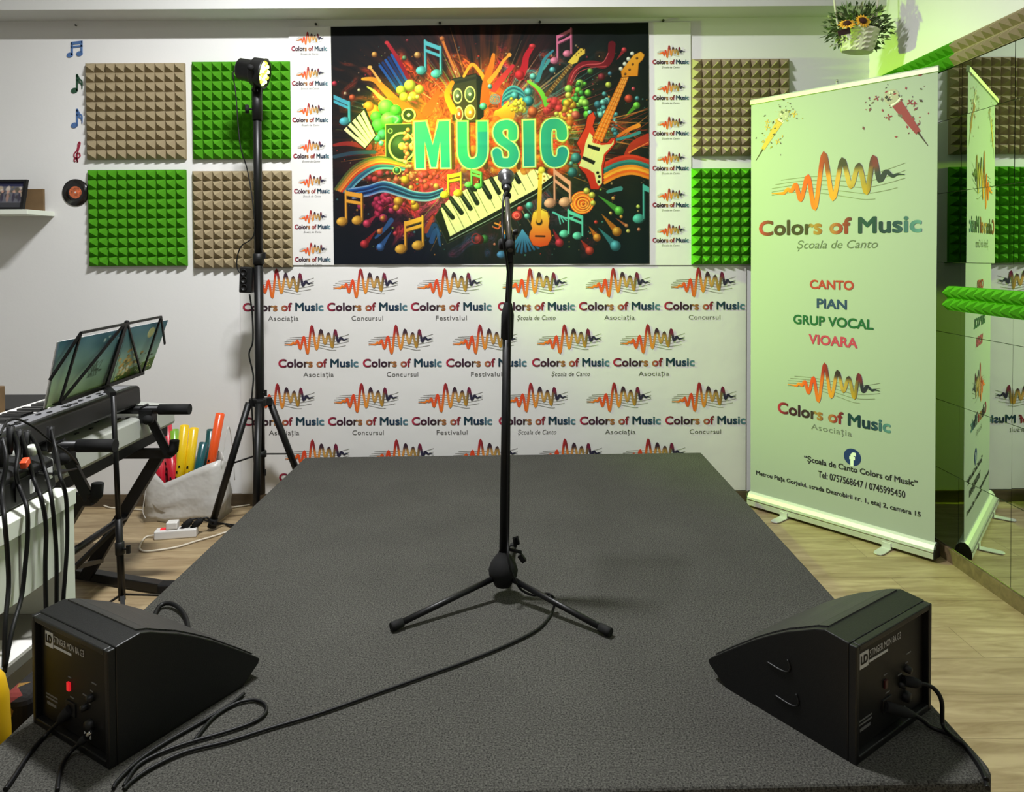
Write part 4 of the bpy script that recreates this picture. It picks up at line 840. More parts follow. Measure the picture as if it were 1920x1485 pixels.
# ------------------------------------------------------------------ LED lamp on tripod
LS = V((at(485, 800, 3.46).x, 3.46, 0))
def lz(x, y): return at(x, y, LS.y)
st = thing('lamp_stand', 'tall black tripod stand carrying the lit stage lamp', 'light stand', LS)
p0 = lz(489, 955); p1 = lz(482, 175); axp = (p1 - p0).normalized()
P_ = lambda y: p0 + axp * ((955 - y) / (955 - 175) * (p1 - p0).length)
MB().tube([P_(925), P_(480)], .0215, 16).build('lower_pole', M['blackm'], st)
MB().tube([P_(500), P_(165)], .0195, 16).build('upper_pole', M['blackm'], st)
MB().lathe([(.0205, -.03), (.026, -.028), (.026, .02), (.0195, .024)], P_(482), axp, 16).build('pole_collar', M['black'], st)
def tknob(p, d, nm, L=.03):
    mb = MB().tube([p, p + V(d) * L], .004, 8); mb.bar(p + V(d) * L + V((0, 0, -.014)), p + V(d) * L + V((0, 0, .016)), .008, .012); mb.build(nm, M['black'], st)
tknob(P_(477), (1, -.2, 0), 'height_knob'); tknob(P_(735), (1, -.2, 0), 'leg_knob'); tknob(P_(885), (1, -.2, 0), 'foot_knob', .022)
mb = MB().tube([P_(205), P_(205) + V((-.036, -.01, 0))], .005, 8); mb.lathe([(0, 0), (.019, .002), (.021, .008), (.02, .018), (0, .02)], P_(205) + V((-.034, -.01, 0)), (-1, -.3, 0), 18); mb.build('top_knob', M['rubber'], st)
MB().tube([P_(225), P_(165)], .0235, 16).build('adapter_sleeve', M['black'], st)
cr0 = P_(752)
mb = MB().lathe([(.0215, -.02), (.034, -.018), (.034, .016), (.0215, .02)], cr0, axp, 18)
for dx, dy in ((-.86, -.25), (.8, .6), (.35, -.95)): mb.bar(cr0, cr0 + V((dx, dy, -.008)) * .055, .03, .036)
mb.build('leg_crown', M['black'], st, bevel=.002)
lo = P_(850)
for tipx, dirn in ((fl(397, 994, 0), None), (V((-1.04, 3.655, 0)), None), (V((-1.17, 3.24, 0)), None)):
    e = V((tipx.x, min(tipx.y, 3.66), .02)); d = (V((e.x, e.y, 0)) - V((cr0.x, cr0.y, 0))).normalized(); s = cr0 + d * .05
    g = MB().tube([s, e + (s - e) * .02], .0165, 12).build('leg', M['blackm'], st)
    MB().tube([e + (s - e) * .06, e + V((0, 0, -.006))], [.0195, .0205], 12).build('rubber_foot', M['rubber'], g)
    MB().bar(lo, s + (e - s) * .5, .012, .006).build('brace', M['blackm'], st)
MB().lathe([(.0215, -.016), (.029, -.014), (.029, .014), (.0215, .016)], lo, axp, 16).build('brace_collar', M['black'], st)
# power box clamped to the pole
bx = P_(522) + V((-.053, -.005, 0))
pb = thing('power_box', 'black outlet box strapped to the lamp stand pole', 'power box', bx + V((0, 0, -.06)))
MB().box((-.03, -.026, -.062), (.029, .026, .062), Matrix.Rotation(.05, 3, 'Y'), bx).build('housing', M['black'], pb, bevel=.006, seg=3)
for dz in (.036, 0, -.036): MB().lathe([(.013, 0), (.0155, .003), (.0155, .006), (.012, .006), (.011, .001), (0, .001)], bx + V((-.006, -.026, dz)), (0, -1, 0), 16).build('outlet', M['cabpanel'], pb)
# lamp head
fc = at(495.5, 138, 3.42); dn = V((.97, -.03, -.2)).normalized()
lh = thing('stage_lamp', 'black round LED stage lamp glowing yellow green', 'lamp', P_(172))
MB().lathe([(0, -.128), (.04, -.127), (.05, -.118), (.0525, -.062), (.058, -.056), (.066, -.05), (.069, -.004), (.071, .004), (.066, .006), (.0645, -.006), (0, -.007)], fc, dn, 30).build('housing', M['cab'], lh)
yk = MB(); u1 = dn.cross(V((0, 0, 1))).normalized(); w1 = u1.cross(dn)
for s in (-1, 1): yk.bar(fc - dn * .03 + u1 * s * .076, P_(172) + u1 * s * .03, .006, .026)
yk.bar(P_(172) + u1 * -.034, P_(172) + u1 * .034, .026, .008); yk.build('yoke', M['blackm'], lh)
MB().lathe([(0, .02), (.014, .018), (.014, .004), (.005, 0)], fc - dn * .03 + u1 * .08, u1, 14).build('yoke_knob', M['rubber'], lh)
M['led'] = mat('led_lens_lit', (235, 255, 150), .2, emit=((222, 255, 120), 9.0)); M['led2'] = mat('led_lens_yellow', (235, 230, 70), .2, emit=((232, 238, 40), 6.0))
k = 0
for rr2, n in ((0, 1), (.024, 6), (.047, 11)):
    for j in range(n):
        t = 2 * math.pi * j / n + rr2 * 10; c = fc + u1 * math.cos(t) * rr2 + w1 * math.sin(t) * rr2
        MB().lathe([(.0095, -.006), (.0095, .0), (.006, .004), (0, .005)], c, dn, 12).build('led_lens', M['led' if (k * 7) % 3 else 'led2'], lh); k += 1
sd = bpy.data.lights.new('stage_lamp_beam', 'SPOT'); sd.energy = 460; sd.color = (.5, 1.0, .01); sd.spot_size = math.radians(68); sd.spot_blend = 1.0; sd.shadow_soft_size = .05
so = bpy.data.objects.new('stage_lamp_beam', sd); COL.objects.link(so); so.location = fc + dn * .03
so.rotation_euler = V((.94, .1, -.33)).to_track_quat('-Z', 'Y').to_euler()
so.parent = None

# ------------------------------------------------------------------ roll-up banner
RA, RB = V((1.188, 3.64, .015)), V((1.748, 2.972, .015)); rd = (RB - RA); RLEN = rd.length; rd.normalize(); rn = V((-(-rd.y), -rd.x, 0)); rn = V((rd.y, -rd.x, 0)); up = V((0, 0, 1))
if rn.y > 0: rn = -rn
ru = thing('rollup_banner', 'standing roll-up banner with large wave logo and course list', 'banner', (RA + RB) / 2)
def RC(t, d, h): return RA + rd * t + rn * d + up * h
# cassette: rounded profile along the banner
pr = [(0, 0), (0, .022), (-.004, .04), (-.014, .056), (-.026, .064), (-.04, .064), (-.056, .05), (-.06, .03), (-.06, 0)]
MB().prism(pr, RA, rn, up, rd * RLEN).build('cassette', M['alu'], ru, bevel=.002)
for t0, t1 in ((-.006, 0), (RLEN, RLEN + .006)): MB().prism(pr, RA + rd * t0, rn, up, rd * (t1 - t0)).build('end_cap', M['black'] if t0 < 0 else M['cabpanel'], ru)
MB().bar(RC(0, .0015, .03), RC(RLEN, .0015, .03), .003, .003).build('cassette_groove', M['chrome'], ru)
for px, py in ((1447, 981), (1640, 1042)):
    tip = fl(px, py, .004); t = (tip - RA).dot(rd); o = RC(t, 0, -.015)
    pts = [(-.021, 0), (.021, 0), (.021, .1), (.016, .118), (.0, .124), (-.016, .118), (-.021, .1)]
    mb = MB().prism([(a, b - .028) for a, b in pts], o + up * .002, rd, rn + up * 0, up * .005)
    mb.box((-.02, -.004, .0), (.02, .0, .026), Matrix((rd, rn, up)).transposed(), o + rn * .004 + up * .006); mb.build('foot', M['alu'], ru, bevel=.0015)
fd = -.03; ztop_l = at(1401, 186, RA.y).z
Pp = RC(0, fd, 0); zt_ = onp(1763, 132, Pp, rn).z; ztl = onp(1401, 192, Pp, rn).z; zt2 = (zt_ + ztl) / 2
u0, u1_ = (onp(1400, 500, Pp, rn) - Pp).dot(rd), (onp(1758, 600, Pp, rn) - Pp).dot(rd)
u0 = max(u0, .004); u1_ = min(u1_, RLEN - .006)
mb = MB(); vs = [Pp + rd * a + up * h + rn * e for e in (0, -.0012) for a, h in ((u0, .05), (u1_, .05), (u1_, zt2 - .015), (u0, zt2 - .015))]
mb.add(vs, [(0, 1, 2, 3), (7, 6, 5, 4), (0, 4, 5, 1), (1, 5, 6, 2), (2, 6, 7, 3), (3, 7, 4, 0)]); mb.build('film', M['roll'], ru)
MB().prism([(.006, -.012), (.007, .006), (.003, .012), (-.006, .012), (-.007, -.012)], Pp + rd * (u0 - .003) + up * (zt2 - .012), rn, up, rd * (u1_ - u0 + .006)).build('top_rail', M['alu'], ru)
MB().tube([RC(RLEN * .5, -.045, .04), RC(RLEN * .5, -.045, zt2 + .012)], .006, 10).build('support_pole', M['alu'], ru)
MB().tube([RC(RLEN * .5, -.045, zt2 + .01), RC(RLEN * .5, -.045, zt2 + .024)], .005, 10).build('pole_tip', M['chrome'], ru)
po = Pp + rn * .0012
def uz(x, y): q = onp(x, y, po, rn) - po; return q.dot(rd), q.z
def rtext(s, xl, yl, xr, yr, capx, c, bold=0.0, shear=0.0, multi=False, space=1.0):
    """line of text between its baseline end points in the photograph; cap height given in pixels at the line's middle"""
    ul, zl = uz(xl, yl); ur, zr = uz(xr, yr); xm, ym = (xl + xr) / 2, (yl + yr) / 2
    cap = uz(xm, ym - capx)[1] - uz(xm, ym)[1]; z = (zl + zr) / 2; mb = MB()
    if multi: name_into(mb, po, rd, up, ul, ur, z, cap, s, bold)
    else: ink_into(mb, po, rd, up, s, ul, ur, z, cap, c, bold, shear, space)
    return mb.build('lettering', M['print'], ru, vc=True)
rtext('Colors of Music', 1424, 439, 1727, 436, 28, None, .022, multi=True)
rtext('Școala de Canto', 1494, 466, 1646, 465, 15, (96, 100, 92), 0, .28)
rtext('CANTO', 1519, 541, 1600, 543, 16, (170, 50, 56), .02); rtext('PIAN', 1532, 577, 1587, 580, 17, (38, 56, 104), .02)
rtext('GRUP VOCAL', 1488, 607, 1637, 617, 17, (26, 84, 58), .02); rtext('VIOARA', 1517, 645, 1607, 651, 17.5, (184, 58, 92), .02)
rtext('Colors of Music', 1459, 776, 1669, 808, 21, None, .02, multi=True); rtext('Asociația', 1521, 805, 1597, 818, 10.5, (110, 112, 108), 0, 0, space=1.08)
rtext('“Școala de Canto Colors of Music”', 1508, 865, 1720, 911, 10.5, (40, 40, 42), .012); rtext('Tel: 0757568647 / 0745995450', 1534, 896, 1697, 932, 12.5, (40, 40, 42), .006)
rtext('Metrou Piața Gorjului, strada Dezrobirii nr. 1, etaj 2, camera 15', 1418, 890, 1726, 968, 8, (40, 40, 42), .012)
def rlogo(xl, xr, ybot, ytop, thick):
    a, b = uz(xl, (ybot + ytop) / 2)[0], uz(xr, (ybot + ytop) / 2)[0]; xm = (xl + xr) / 2; z = uz(xm - (xr - xl) * .12, ybot)[1]; z1 = uz(xm - (xr - xl) * .08, ytop)[1]
    mb = MB(); W = b - a; ks = (z1 - z) / (W * .468); logo_into(mb, po + rd * a + up * (z + .01), rd, up * ks, W, thick, lw=.0042); return mb.build('wave_logo', M['print'], ru, vc=True)
rlogo(1447, 1697, 398, 285, .034); rlogo(1477, 1650, 760, 683, .034)
# round blue social media badge
cu_, cz = uz(1598, 857); r_ = (uz(1598, 841)[1] - uz(1598, 873)[1]) / 2; mb = MB()
th = np.arange(40) * 2 * math.pi / 40; mb.flat(np.c_[cu_ + r_ * np.cos(th), cz + r_ * np.sin(th)], [list(range(40))], po, rd, up, col=rgb((36, 54, 112))); v, f = fit('f', cu_ - r_ * .34, cu_ + r_ * .42, cz - r_ * .98, r_ * 1.45, .05); mb.flat(v, f, po + rn * .0006, rd, up, col=rgb((226, 228, 226))); mb.build('round_badge', M['print'], ru, vc=True)
def micgfx(x0, y0, x1, y1, hw, c, c2, seed):
    """printed microphone bursting into notes and butterflies: tail (x0,y0) to head (x1,y1) in the photograph"""
    a, b = V(uz(x0, y0)), V(uz(x1, y1)); d = (b - a); L_ = d.length; d.normalize(); n = V((-d.y, d.x)); mb = MB(); Rr = random.Random(seed)
    def P(t, s): q = a + d * (t * L_) + n * s; return (q.x, q.y)
    kx = hw
    for poly, cc in (([P(-.3, .0012), P(-.3, -.0012), P(.02, -.004), P(.02, .004)], (60, 40, 40)), ([P(0, kx * .38), P(0, -kx * .38), P(.72, -kx * .72), P(.72, kx * .72)], c), ([P(.7, kx * .76), P(.7, -kx * .76), P(.76, -kx * .8), P(.76, kx * .8)], (226, 222, 216))):
        mb.flat(poly, [[0, 1, 2, 3]], po, rd, up, col=rgb(cc))
    hc_ = a + d * L_ * .88; mb.flat([(hc_.x + kx * 1.05 * math.cos(t), hc_.y + kx * 1.05 * math.sin(t)) for t in th[::2]], [list(range(20))], po + rn * .0003, rd, up, col=rgb((168, 156, 150)))
    for k in range(9):
        q = hc_ + V((Rr.uniform(-.7, .7) * kx, Rr.uniform(-.7, .7) * kx)); s = Rr.uniform(.1, .3) * kx
        mb.flat([(q.x - s, q.y), (q.x, q.y - s), (q.x + s, q.y), (q.x, q.y + s)], [[0, 1, 2, 3]], po + rn * .0006, rd, up, col=rgb(Rr.choice([(40, 34, 40), (90, 84, 84), (200, 196, 190)])))
    for k in range(46):
        q = a + d * (L_ * Rr.uniform(.1, 1.15)) + n * Rr.gauss(0, kx * 1.9); s = Rr.uniform(.05, .2) * kx; t = Rr.uniform(0, 3)
        mb.flat([(q.x + s * math.cos(t + j * 1.57) * (1 + .8 * (j % 2)), q.y + s * math.sin(t + j * 1.57) * (1 + .8 * (j % 2))) for j in range(4)], [[0, 1, 2, 3]], po + rn * .0004, rd, up, col=rgb(Rr.choice([c, (70, 50, 56), c2, (110, 90, 90)])))
    for k in range(4):                                               # butterflies
        q = a + d * (L_ * Rr.uniform(.2, 1.1)) + n * (Rr.choice([-1, 1]) * kx * Rr.uniform(1.3, 2.4)); s = kx * Rr.uniform(.35, .6); t = Rr.uniform(0, 3)
        for sg in (1, -1):
            w_ = [(0, 0), (.9, .9 * sg), (1.1, .3 * sg), (.4, .12 * sg), (-.2, .9 * sg), (-.7, .7 * sg)]
            mb.flat([(q.x + s * (x * math.cos(t) - y * math.sin(t)), q.y + s * (x * math.sin(t) + y * math.cos(t))) for x, y in w_], [[0, 1, 2, 3], [0, 3, 4, 5]], po + rn * .0005, rd, up, col=rgb(c))
    mb.build('microphone_print', M['print'], ru, vc=True)
micgfx(1430, 280, 1475, 206, .026, (196, 150, 80), (150, 130, 70), 4); micgfx(1722, 249, 1665, 172, .03, (140, 44, 66), (110, 50, 70), 9)

# ------------------------------------------------------------------ flower basket
BY = 3.36; bc = at(1607, 92, BY); SB = BY / F_PX
bd = V((.12, -.1, 1)).normalized()
fb = thing('flower_basket', 'white wicker basket of sunflowers hanging in the upper right corner', 'flower basket', bc)
mb = MB(); prof = []
for i in range(11): h = i / 10 * .105; r = .063 + .018 * i / 10; prof.append((r + (.0035 if i % 2 else -.001), h))
mb.lathe([(0, .004), (.06, 0)] + prof + [(.074, .104), (.066, .02), (0, .02)], bc - bd * .015, bd, 36, smooth=False)
for i in range(2, 13):
    for j in range(36):
        if (i + j // 2) % 2: q = mb.v[i * 36 + j]; c_ = bc - bd * .015 + bd * (q - bc + bd * .015).dot(bd); q += (q - c_).normalized() * .005
mb.build('wicker_bowl', M['basket'], fb)
xb, yb_, zb = basis(bd)
hp = [bc + V((-.085, 0, .085)), bc + V((-.1, 0, .17)), bc + V((-.105, 0, .26)), bc + V((-.07, 0, .35)), bc + V((.0, 0, .385)), bc + V((.07, 0, .35)), bc + V((.095, 0, .26)), bc + V((.09, 0, .17)), bc + V((.08, 0, .09))]
MB().tube(cr(hp, 8), .005, 8).build('handle', M['basket'], fb)
MB().tube([bc + V((0, 0, .385)), V((bc.x, bc.y, CEIL))], .002, 6).build('hanging_cord', M['cablew'], fb)
Rf = random.Random(21)
def leafq(mb, p, d, L_, wd, mi):
    d = V(d).normalized(); x, y, _ = basis(d); q = Rf.uniform(0, 6.28); s = x * math.cos(q) + y * math.sin(q); nn = d.cross(s)
    mb.add([p, p + d * L_ * .45 + s * wd, p + d * L_ + nn * L_ * .12, p + d * L_ * .45 - s * wd, p + d * L_ * .45 + nn * wd * .4], [(0, 1, 4), (1, 2, 4), (2, 3, 4), (3, 0, 4)], mi)
mb = MB()
for k in range(720):
    a_ = Rf.uniform(0, 6.283); e = Rf.uniform(-.25, 1.1) if k % 3 else Rf.uniform(-.95, .1); q = Rf.uniform(.05, .13); dd = V((math.cos(a_) * math.cos(e), math.sin(a_) * math.cos(e) * .8, math.sin(e)))
    p = bc + V((0, 0, .095)) + V((dd.x * q * 1.12, dd.y * q * .75, dd.z * q * .85))
    if (p.y < bc.y - .045) and abs(p.x - bc.x) < .075 and p.z < bc.z + .12: continue
    leafq(mb, p, dd + V((Rf.uniform(-.5, .5), Rf.uniform(-.5, .5), Rf.uniform(-.5, .5))), Rf.uniform(.018, .045), Rf.uniform(.004, .009), 0 if Rf.random() < .74 else 1)
for k in range(14):
    a_ = Rf.uniform(0, 6.283); dd = V((math.cos(a_), math.sin(a_) * .6, Rf.uniform(-.3, .8))).normalized(); p = bc + V((0, 0, .09)) + V((dd.x * .1, dd.y * .08, dd.z * .08)); e = p + dd * Rf.uniform(.03, .06); mb.tube([p, (p + e) / 2 + V((0, 0, .008)), e], .0012, 5)
fo = mb.build('foliage', [M['leaf'], M['leafp']], fb); fo['kind'] = 'stuff'
def sunflower(px, py, r, d):
    c = at(px, py, BY - .085); d = V(d).normalized(); x, y, _ = basis(d); mb = MB()
    for lay, n, rr3 in ((0, 15, r), (1, 13, r * .86)):
        for j in range(n):
            t = 2 * math.pi * j / n + lay * .2 + Rf.uniform(-.06, .06); o = x * math.cos(t) + y * math.sin(t); s = d.cross(o); L_ = rr3 * Rf.uniform(.9, 1.08)
            mb.add([c + o * r * .3, c + o * L_ * .65 + s * r * .17 + d * .004, c + o * L_ + d * .002 * (lay + 1), c + o * L_ * .65 - s * r * .17 + d * .004, c + o * L_ * .6 + d * .008], [(0, 1, 4), (1, 2, 4), (2, 3, 4), (3, 0, 4)])
    h = mb.build('sunflower', M['petal'], fb)
    MB().lathe([(r * .42, .0), (r * .4, .008), (r * .25, .013), (0, .011)], c + d * .002, d, 18).build('seed_head', M['seed'], h)
sunflower(1588, 46, .04, (-.25, -.75, .75)); sunflower(1617, 40, .038, (.1, -.95, .35))
MB().box((-.028, 0, -.012), (.028, .003, .012), Matrix.Rotation(-.25, 3, 'Y'), at(1583, 60, BY - .088)).build('ribbon', M['ribbon'], fb)
# ------------------------------------------------------------------ keyboards on their stand
def keyboard(label, xa, xb, y0, y1, z, hgt, body, panel, rnd, keys_w, ridge=.012):
    """long axis along the room (y); the back with the sockets faces the stage (+x), keys on the far side"""
    t = thing('keyboard', label, 'keyboard', ((xa + xb) / 2, (y0 + y1) / 2, z), 'electronic keyboards on the stand')
    kx = xa + keys_w
    pr = [(xa, 0), (xb, 0), (xb + .004, .012), (xb, hgt), (kx + .02, hgt + ridge), (kx, hgt * .7), (xa, hgt * .6)]
    mb = MB().prism([(p[0], p[1] + z) for p in pr], (0, y0, 0), (1, 0, 0), (0, 0, 1), (0, y1 - y0, 0)); mb.build('body', body, t, bevel=rnd, seg=4)
    sl = .012 / (xb - kx - .02)
    mb = MB(); e = .03
    zt_ = lambda x: z + hgt + ridge * (xb - x) / (xb - kx - .02) + .0008
    vs = [(kx + .035, y0 + e + .05, zt_(kx + .035)), (xb - .02, y0 + e + .05, zt_(xb - .02)), (xb - .02, y1 - e, zt_(xb - .02)), (kx + .035, y1 - e, zt_(kx + .035))]
    mb.add(vs + [(a, b, c - .004) for a, b, c in vs], [(0, 1, 2, 3), (7, 6, 5, 4), (0, 4, 5, 1), (1, 5, 6, 2), (2, 6, 7, 3), (3, 7, 4, 0)]); cp = mb.build('control_panel', panel, t)
    n = int((y1 - y0 - .16) / .0236); mw, mk = MB(), MB(); zk = z + hgt - (.012 if ridge < .01 else -.004)
    for i in range(n):
        a = y0 + .08 + i * .0236; mw.box((xa + .002, a + .0006, zk - .014), (kx - .002, a + .023, zk))
        if i % 7 in (0, 1, 3, 4, 5) and i < n - 1: mk.box((xa + .05, a + .0165, zk), (kx - .002, a + .0305, zk + .011))
    mw.build('white_keys', M['keyw'], t); mk.build('black_keys', M['keyb'], t)
    mb = MB(); r_ = random.Random(int(y0 * 100))
    for i in range(22):
        x = r_.uniform(kx + .05, xb - .04); y = r_.uniform(y0 + .3, y1 - .12); mb.box((x, y, zt_(x) - .002), (x + .008, y + .018, zt_(x) + .003))
    mb.build('buttons', M['black'], cp)
    return t
KX = -1.45
yend = at(264, 740, 1).x; yU1 = atX(264, 740, KX).y; zU = atX(200, 772, KX).z
keyboard('black electronic keyboard on the upper tier of the stand', KX - .245, KX, 1.62, yU1, zU - .024, .076, M['kblack'], M['kpanel'], .014, .13, .001)
KL = -1.425
yL1 = atX(327, 794, KL).y; zL = atX(215, 850, KL).z
kl = keyboard('silver electronic keyboard on the lower tier of the stand', KL - .33, KL, 1.8, yL1, zL, .082, M['kgrey'], M['kgrey'], .006, .15)
MB().box((KL - .32, 1.82, zL - .045), (KL - .012, yL1 - .03, zL)).build('base', M['black'], kl, bevel=.006)
mb = MB()
for y, h in ((2.48, .03), (2.505, .03), (2.56, .024)): mb.lathe([(0, .001), (.007, .001), (.009, .0), (.009, -.004)], (KL + .0035, y, zL + h + .014), (1, 0, 0), 14)
mb.build('rear_sockets', M['black'], kl)
# stand
ks = thing('keyboard_stand', 'black two tier keyboard stand with padded arms and floor bars', 'keyboard stand', (-1.6, 2.55, 0))
ya, yb2 = atX(345, 755, -1.25).y, atX(214, 822, -1.25).y
yF, yN = 2.76, 2.24
for yy, px in ((yF, 'far'), (yN, 'near')):
    MB().tube([(-1.82, yy, zU - .036), (-1.25, yy, zU - .036)], .0165, 14).build('upper_arm', M['blackm'], ks)
    MB().tube([(-1.36, yy, zU - .036), (-1.243, yy, zU - .036)], .0205, 16).build('arm_grip', M['rubber'], ks)
    zA = zL - .064
    MB().bar((-1.8, yy + .03, zA), (-1.33, yy + .03, zA), .03, .034).build('lower_arm', M['blackm'], ks)
    MB().tube([(-1.335, yy + .03, zA + .0), (-1.322, yy + .03, zA + .012), (-1.318, yy + .03, zA + .05)], .018, 12).build('arm_stop', M['rubber'], ks)
    mb = MB().bar((-1.345, yy + .03, zA), (-1.42 + .0, yy + .0, zU - .02), .028, .03); mb.bar((-1.43, yy, zU - .06), (-1.38, yy, zU - .06), .045, .05)
    mb.build('tier_bracket', M['blackm'], ks, bevel=.002)
    mb = MB().lathe([(0, 0), (.017, .002), (.019, .008), (.017, .02), (0, .021)], (-1.395, yy - .018, zU - .07), (.3, -1, 0), 14); mb.build('bracket_knob', M['rubber'], ks)
    MB().bar((-1.68, yy + .04, .04), (-1.385, yy + .04, zA - .01), .044, .03, (0, 1, 0)).build('leg', M['blackm'], ks, bevel=.002)
    MB().bar((-1.84, yy + .14, .024), (-1.33, yy - .02, .024), .04, .034).build('floor_bar', M['blackm'], ks, bevel=.003)
    for q in ((-1.84, yy + .14), (-1.33, yy - .02)): MB().box((q[0] - .03, q[1] - .024, 0), (q[0] + .03, q[1] + .024, .044)).build('rubber_foot', M['rubber'], ks, bevel=.006)
MB().tube([(-1.52, yN + .05, .28), (-1.52, yF + .05, .28)], .013, 10).build('cross_rod', M['blackm'], ks)
for a, b in (((-1.52, yN + .06, .27), (-1.62, yF + .05, .1)), ((-1.62, yN + .06, .1), (-1.52, yF + .04, .27))): MB().bar(a, b, .012, .016).build('brace', M['blackm'], ks)

# ------------------------------------------------------------------ folding music stand with booklet
XT, XBm = -1.335, -1.425
BLc, TLc, TRc, BRc = atX(95, 766, XBm - .012), atX(121, 641, XT - .012), atX(322, 600, XT - .012), atX(289, 691, XBm - .012)
mstd = thing('music_stand', 'black folding wire music stand behind the upper keyboard', 'music stand', (-1.37, 2.5, 0))
def bq(x, y, t): return atX(x, y, XBm + (XT - XBm) * t)
T0, T1, Tm = bq(152, 624, 1), bq(302, 594, 1), bq(238, 602, 1); B0, B1, Bm = bq(112, 756, 0), bq(268, 699, 0), bq(199, 726, 0)
MB().bar(Bm, Tm, .022, .006, (1, 0, 0)).build('centre_bar', M['blackm'], mstd)
MB().bar(T0, T1, .008, .008).build('top_bar', M['blackm'], mstd)
mb = MB().bar(B0, B1, .012, .012); mb.bar(B0 - V((.02, 0, .004)), B1 - V((.02, 0, .004)), .03, .004); mb.build('ledge', M['blackm'], mstd)
for a, b in ((T0, B0), (Tm, B0), (Tm, bq(264, 698, .03)), (T1, bq(268, 697, .03)), (T0, bq(93, 713, .3)), (T1, bq(309, 645, .6))): MB().bar(a, b, .008, .006, (1, 0, 0)).build('wire_arm', M['blackm'], mstd)
pt = at(212, 742, 2.44); pbm = at(229, 1125, 2.44); pbm.z = max(pbm.z, .06)
MB().tube([pt, pt + (pbm - pt) * .62], .0085, 12).build('upper_pole', M['blackm'], mstd)
MB().tube([pt + (pbm - pt) * .6, pbm], .0115, 12).build('lower_pole', M['blackm'], mstd)
MB().bar(pt + V((0, 0, .004)), Bm - V((0, 0, .002)), .02, .016).build('head_joint', M['black'], mstd)
kp = pt + (pbm - pt) * .745
mb = MB().lathe([(.0115, -.022), (.015, -.02), (.015, .02), (.0115, .022)], kp, pt - pbm, 14); mb.tube([kp, kp + V((.034, -.01, 0))], .004, 8); mb.bar(kp + V((.034, -.01, -.014)), kp + V((.034, -.01, .014)), .008, .012); mb.build('pole_knob', M['black'], mstd)
pb_ = V((pbm.x, pbm.y, 0))
for dx, dy in ((.14, .26), (-.22, -.05), (.16, -.27)):
    e = pb_ + V((dx, dy, .008)); g = MB().bar(pbm + V((0, 0, .02)), e, .014, .005).build('leg', M['blackm'], mstd)
    MB().box(e - V((.012, .012, .008)), e + V((.012, .012, .006))).build('rubber_foot', M['rubber'], g)
bk = thing('music_booklet', 'open booklet with a blue moonlit meadow cover on the music stand', 'booklet', (BLc + BRc) / 2)
pp = Painter(0, 0, 200, 130, .9); t = (pp.Y / 130)[..., None]; pp.a = np.array([66, 104, 132.]) * (1 - t) + np.array([150, 168, 140.]) * t
pp.a += ((vnoise(pp.X, pp.Y, 22, 4) - .5) * 34)[..., None]; lt = np.clip(1 - pp.X / 60, 0, 1)[..., None] * t * 1.0; pp.a = pp.a * (1 - lt * .5) + np.array([196, 200, 168.]) * lt * .5
pp.poly([(104, 130), (108, 112), (150, 104), (200, 96), (200, 130)], (84, 110, 52), (64, 84, 40)); pp.poly([(0, 130), (0, 126), (60, 120), (104, 116), (104, 130)], (120, 140, 100))
pp.ell(166, 24, 8, 13, (206, 204, 150), shade=.3); pp.ell(167, 22, 5, 8, (186, 188, 140))
rq = random.Random(9)
for k in range(44): pp.ell(rq.gauss(126, 12), rq.gauss(86, 15), rq.uniform(2, 5), None, rq.choice([(150, 120, 66), (110, 100, 56), (180, 150, 90), (90, 84, 50)]), al=.85)
for x, y in ((118, 96), (126, 104), (133, 98)): pp.ell(x, y, 3, 4.4, (222, 206, 184)); pp.ell(x, y + 7, 3.4, 5, (196, 170, 130))
for k in range(16): pp.ell(rq.uniform(108, 196), rq.uniform(104, 124), 1.5, None, rq.choice([(230, 226, 206), (226, 214, 110)]))
for k in range(12): pp.ell(rq.choice([rq.gauss(66, 7), rq.gauss(160, 7), rq.gauss(188, 6)]), rq.gauss(80, 9), rq.uniform(1.5, 4), rq.uniform(1.5, 3), (52, 66, 54), al=.85)
for k in range(14): pp.stroke([(rq.uniform(56, 72), 92), (rq.uniform(54, 76), 60)], 1.2, (60, 74, 66), al=.6, smooth=False)
for k in range(5): pp.ell(70 + rq.uniform(0, 26), 8 + rq.uniform(0, 14), 1.6, 2.4, (160, 176, 190))
pp.stroke([(104, 0), (104, 130)], 1.4, (70, 90, 96), smooth=False)
pp.a = np.clip(pp.a * 1.38, 0, 255)
sheet(pp, (TLc, TRc, BRc, BLc), 'cover', M['print'], bk, bend=lambda u, v: np.concatenate([-.014 * np.abs(np.sin((u - .52) * 3.2)) + 0 * v, 0 * u * v, 0 * u * v], -1))
mb = MB(); dx = V((-.02, 0, 0)); q = [TLc + dx, TRc + dx, BRc + dx, BLc + dx]; mb.add(q + [p + V((-.004, 0, 0)) for p in q], [(0, 1, 2, 3), (7, 6, 5, 4), (0, 4, 5, 1), (1, 5, 6, 2), (2, 6, 7, 3), (3, 7, 4, 0)]); mb.build('pages', M['paper'], bk)

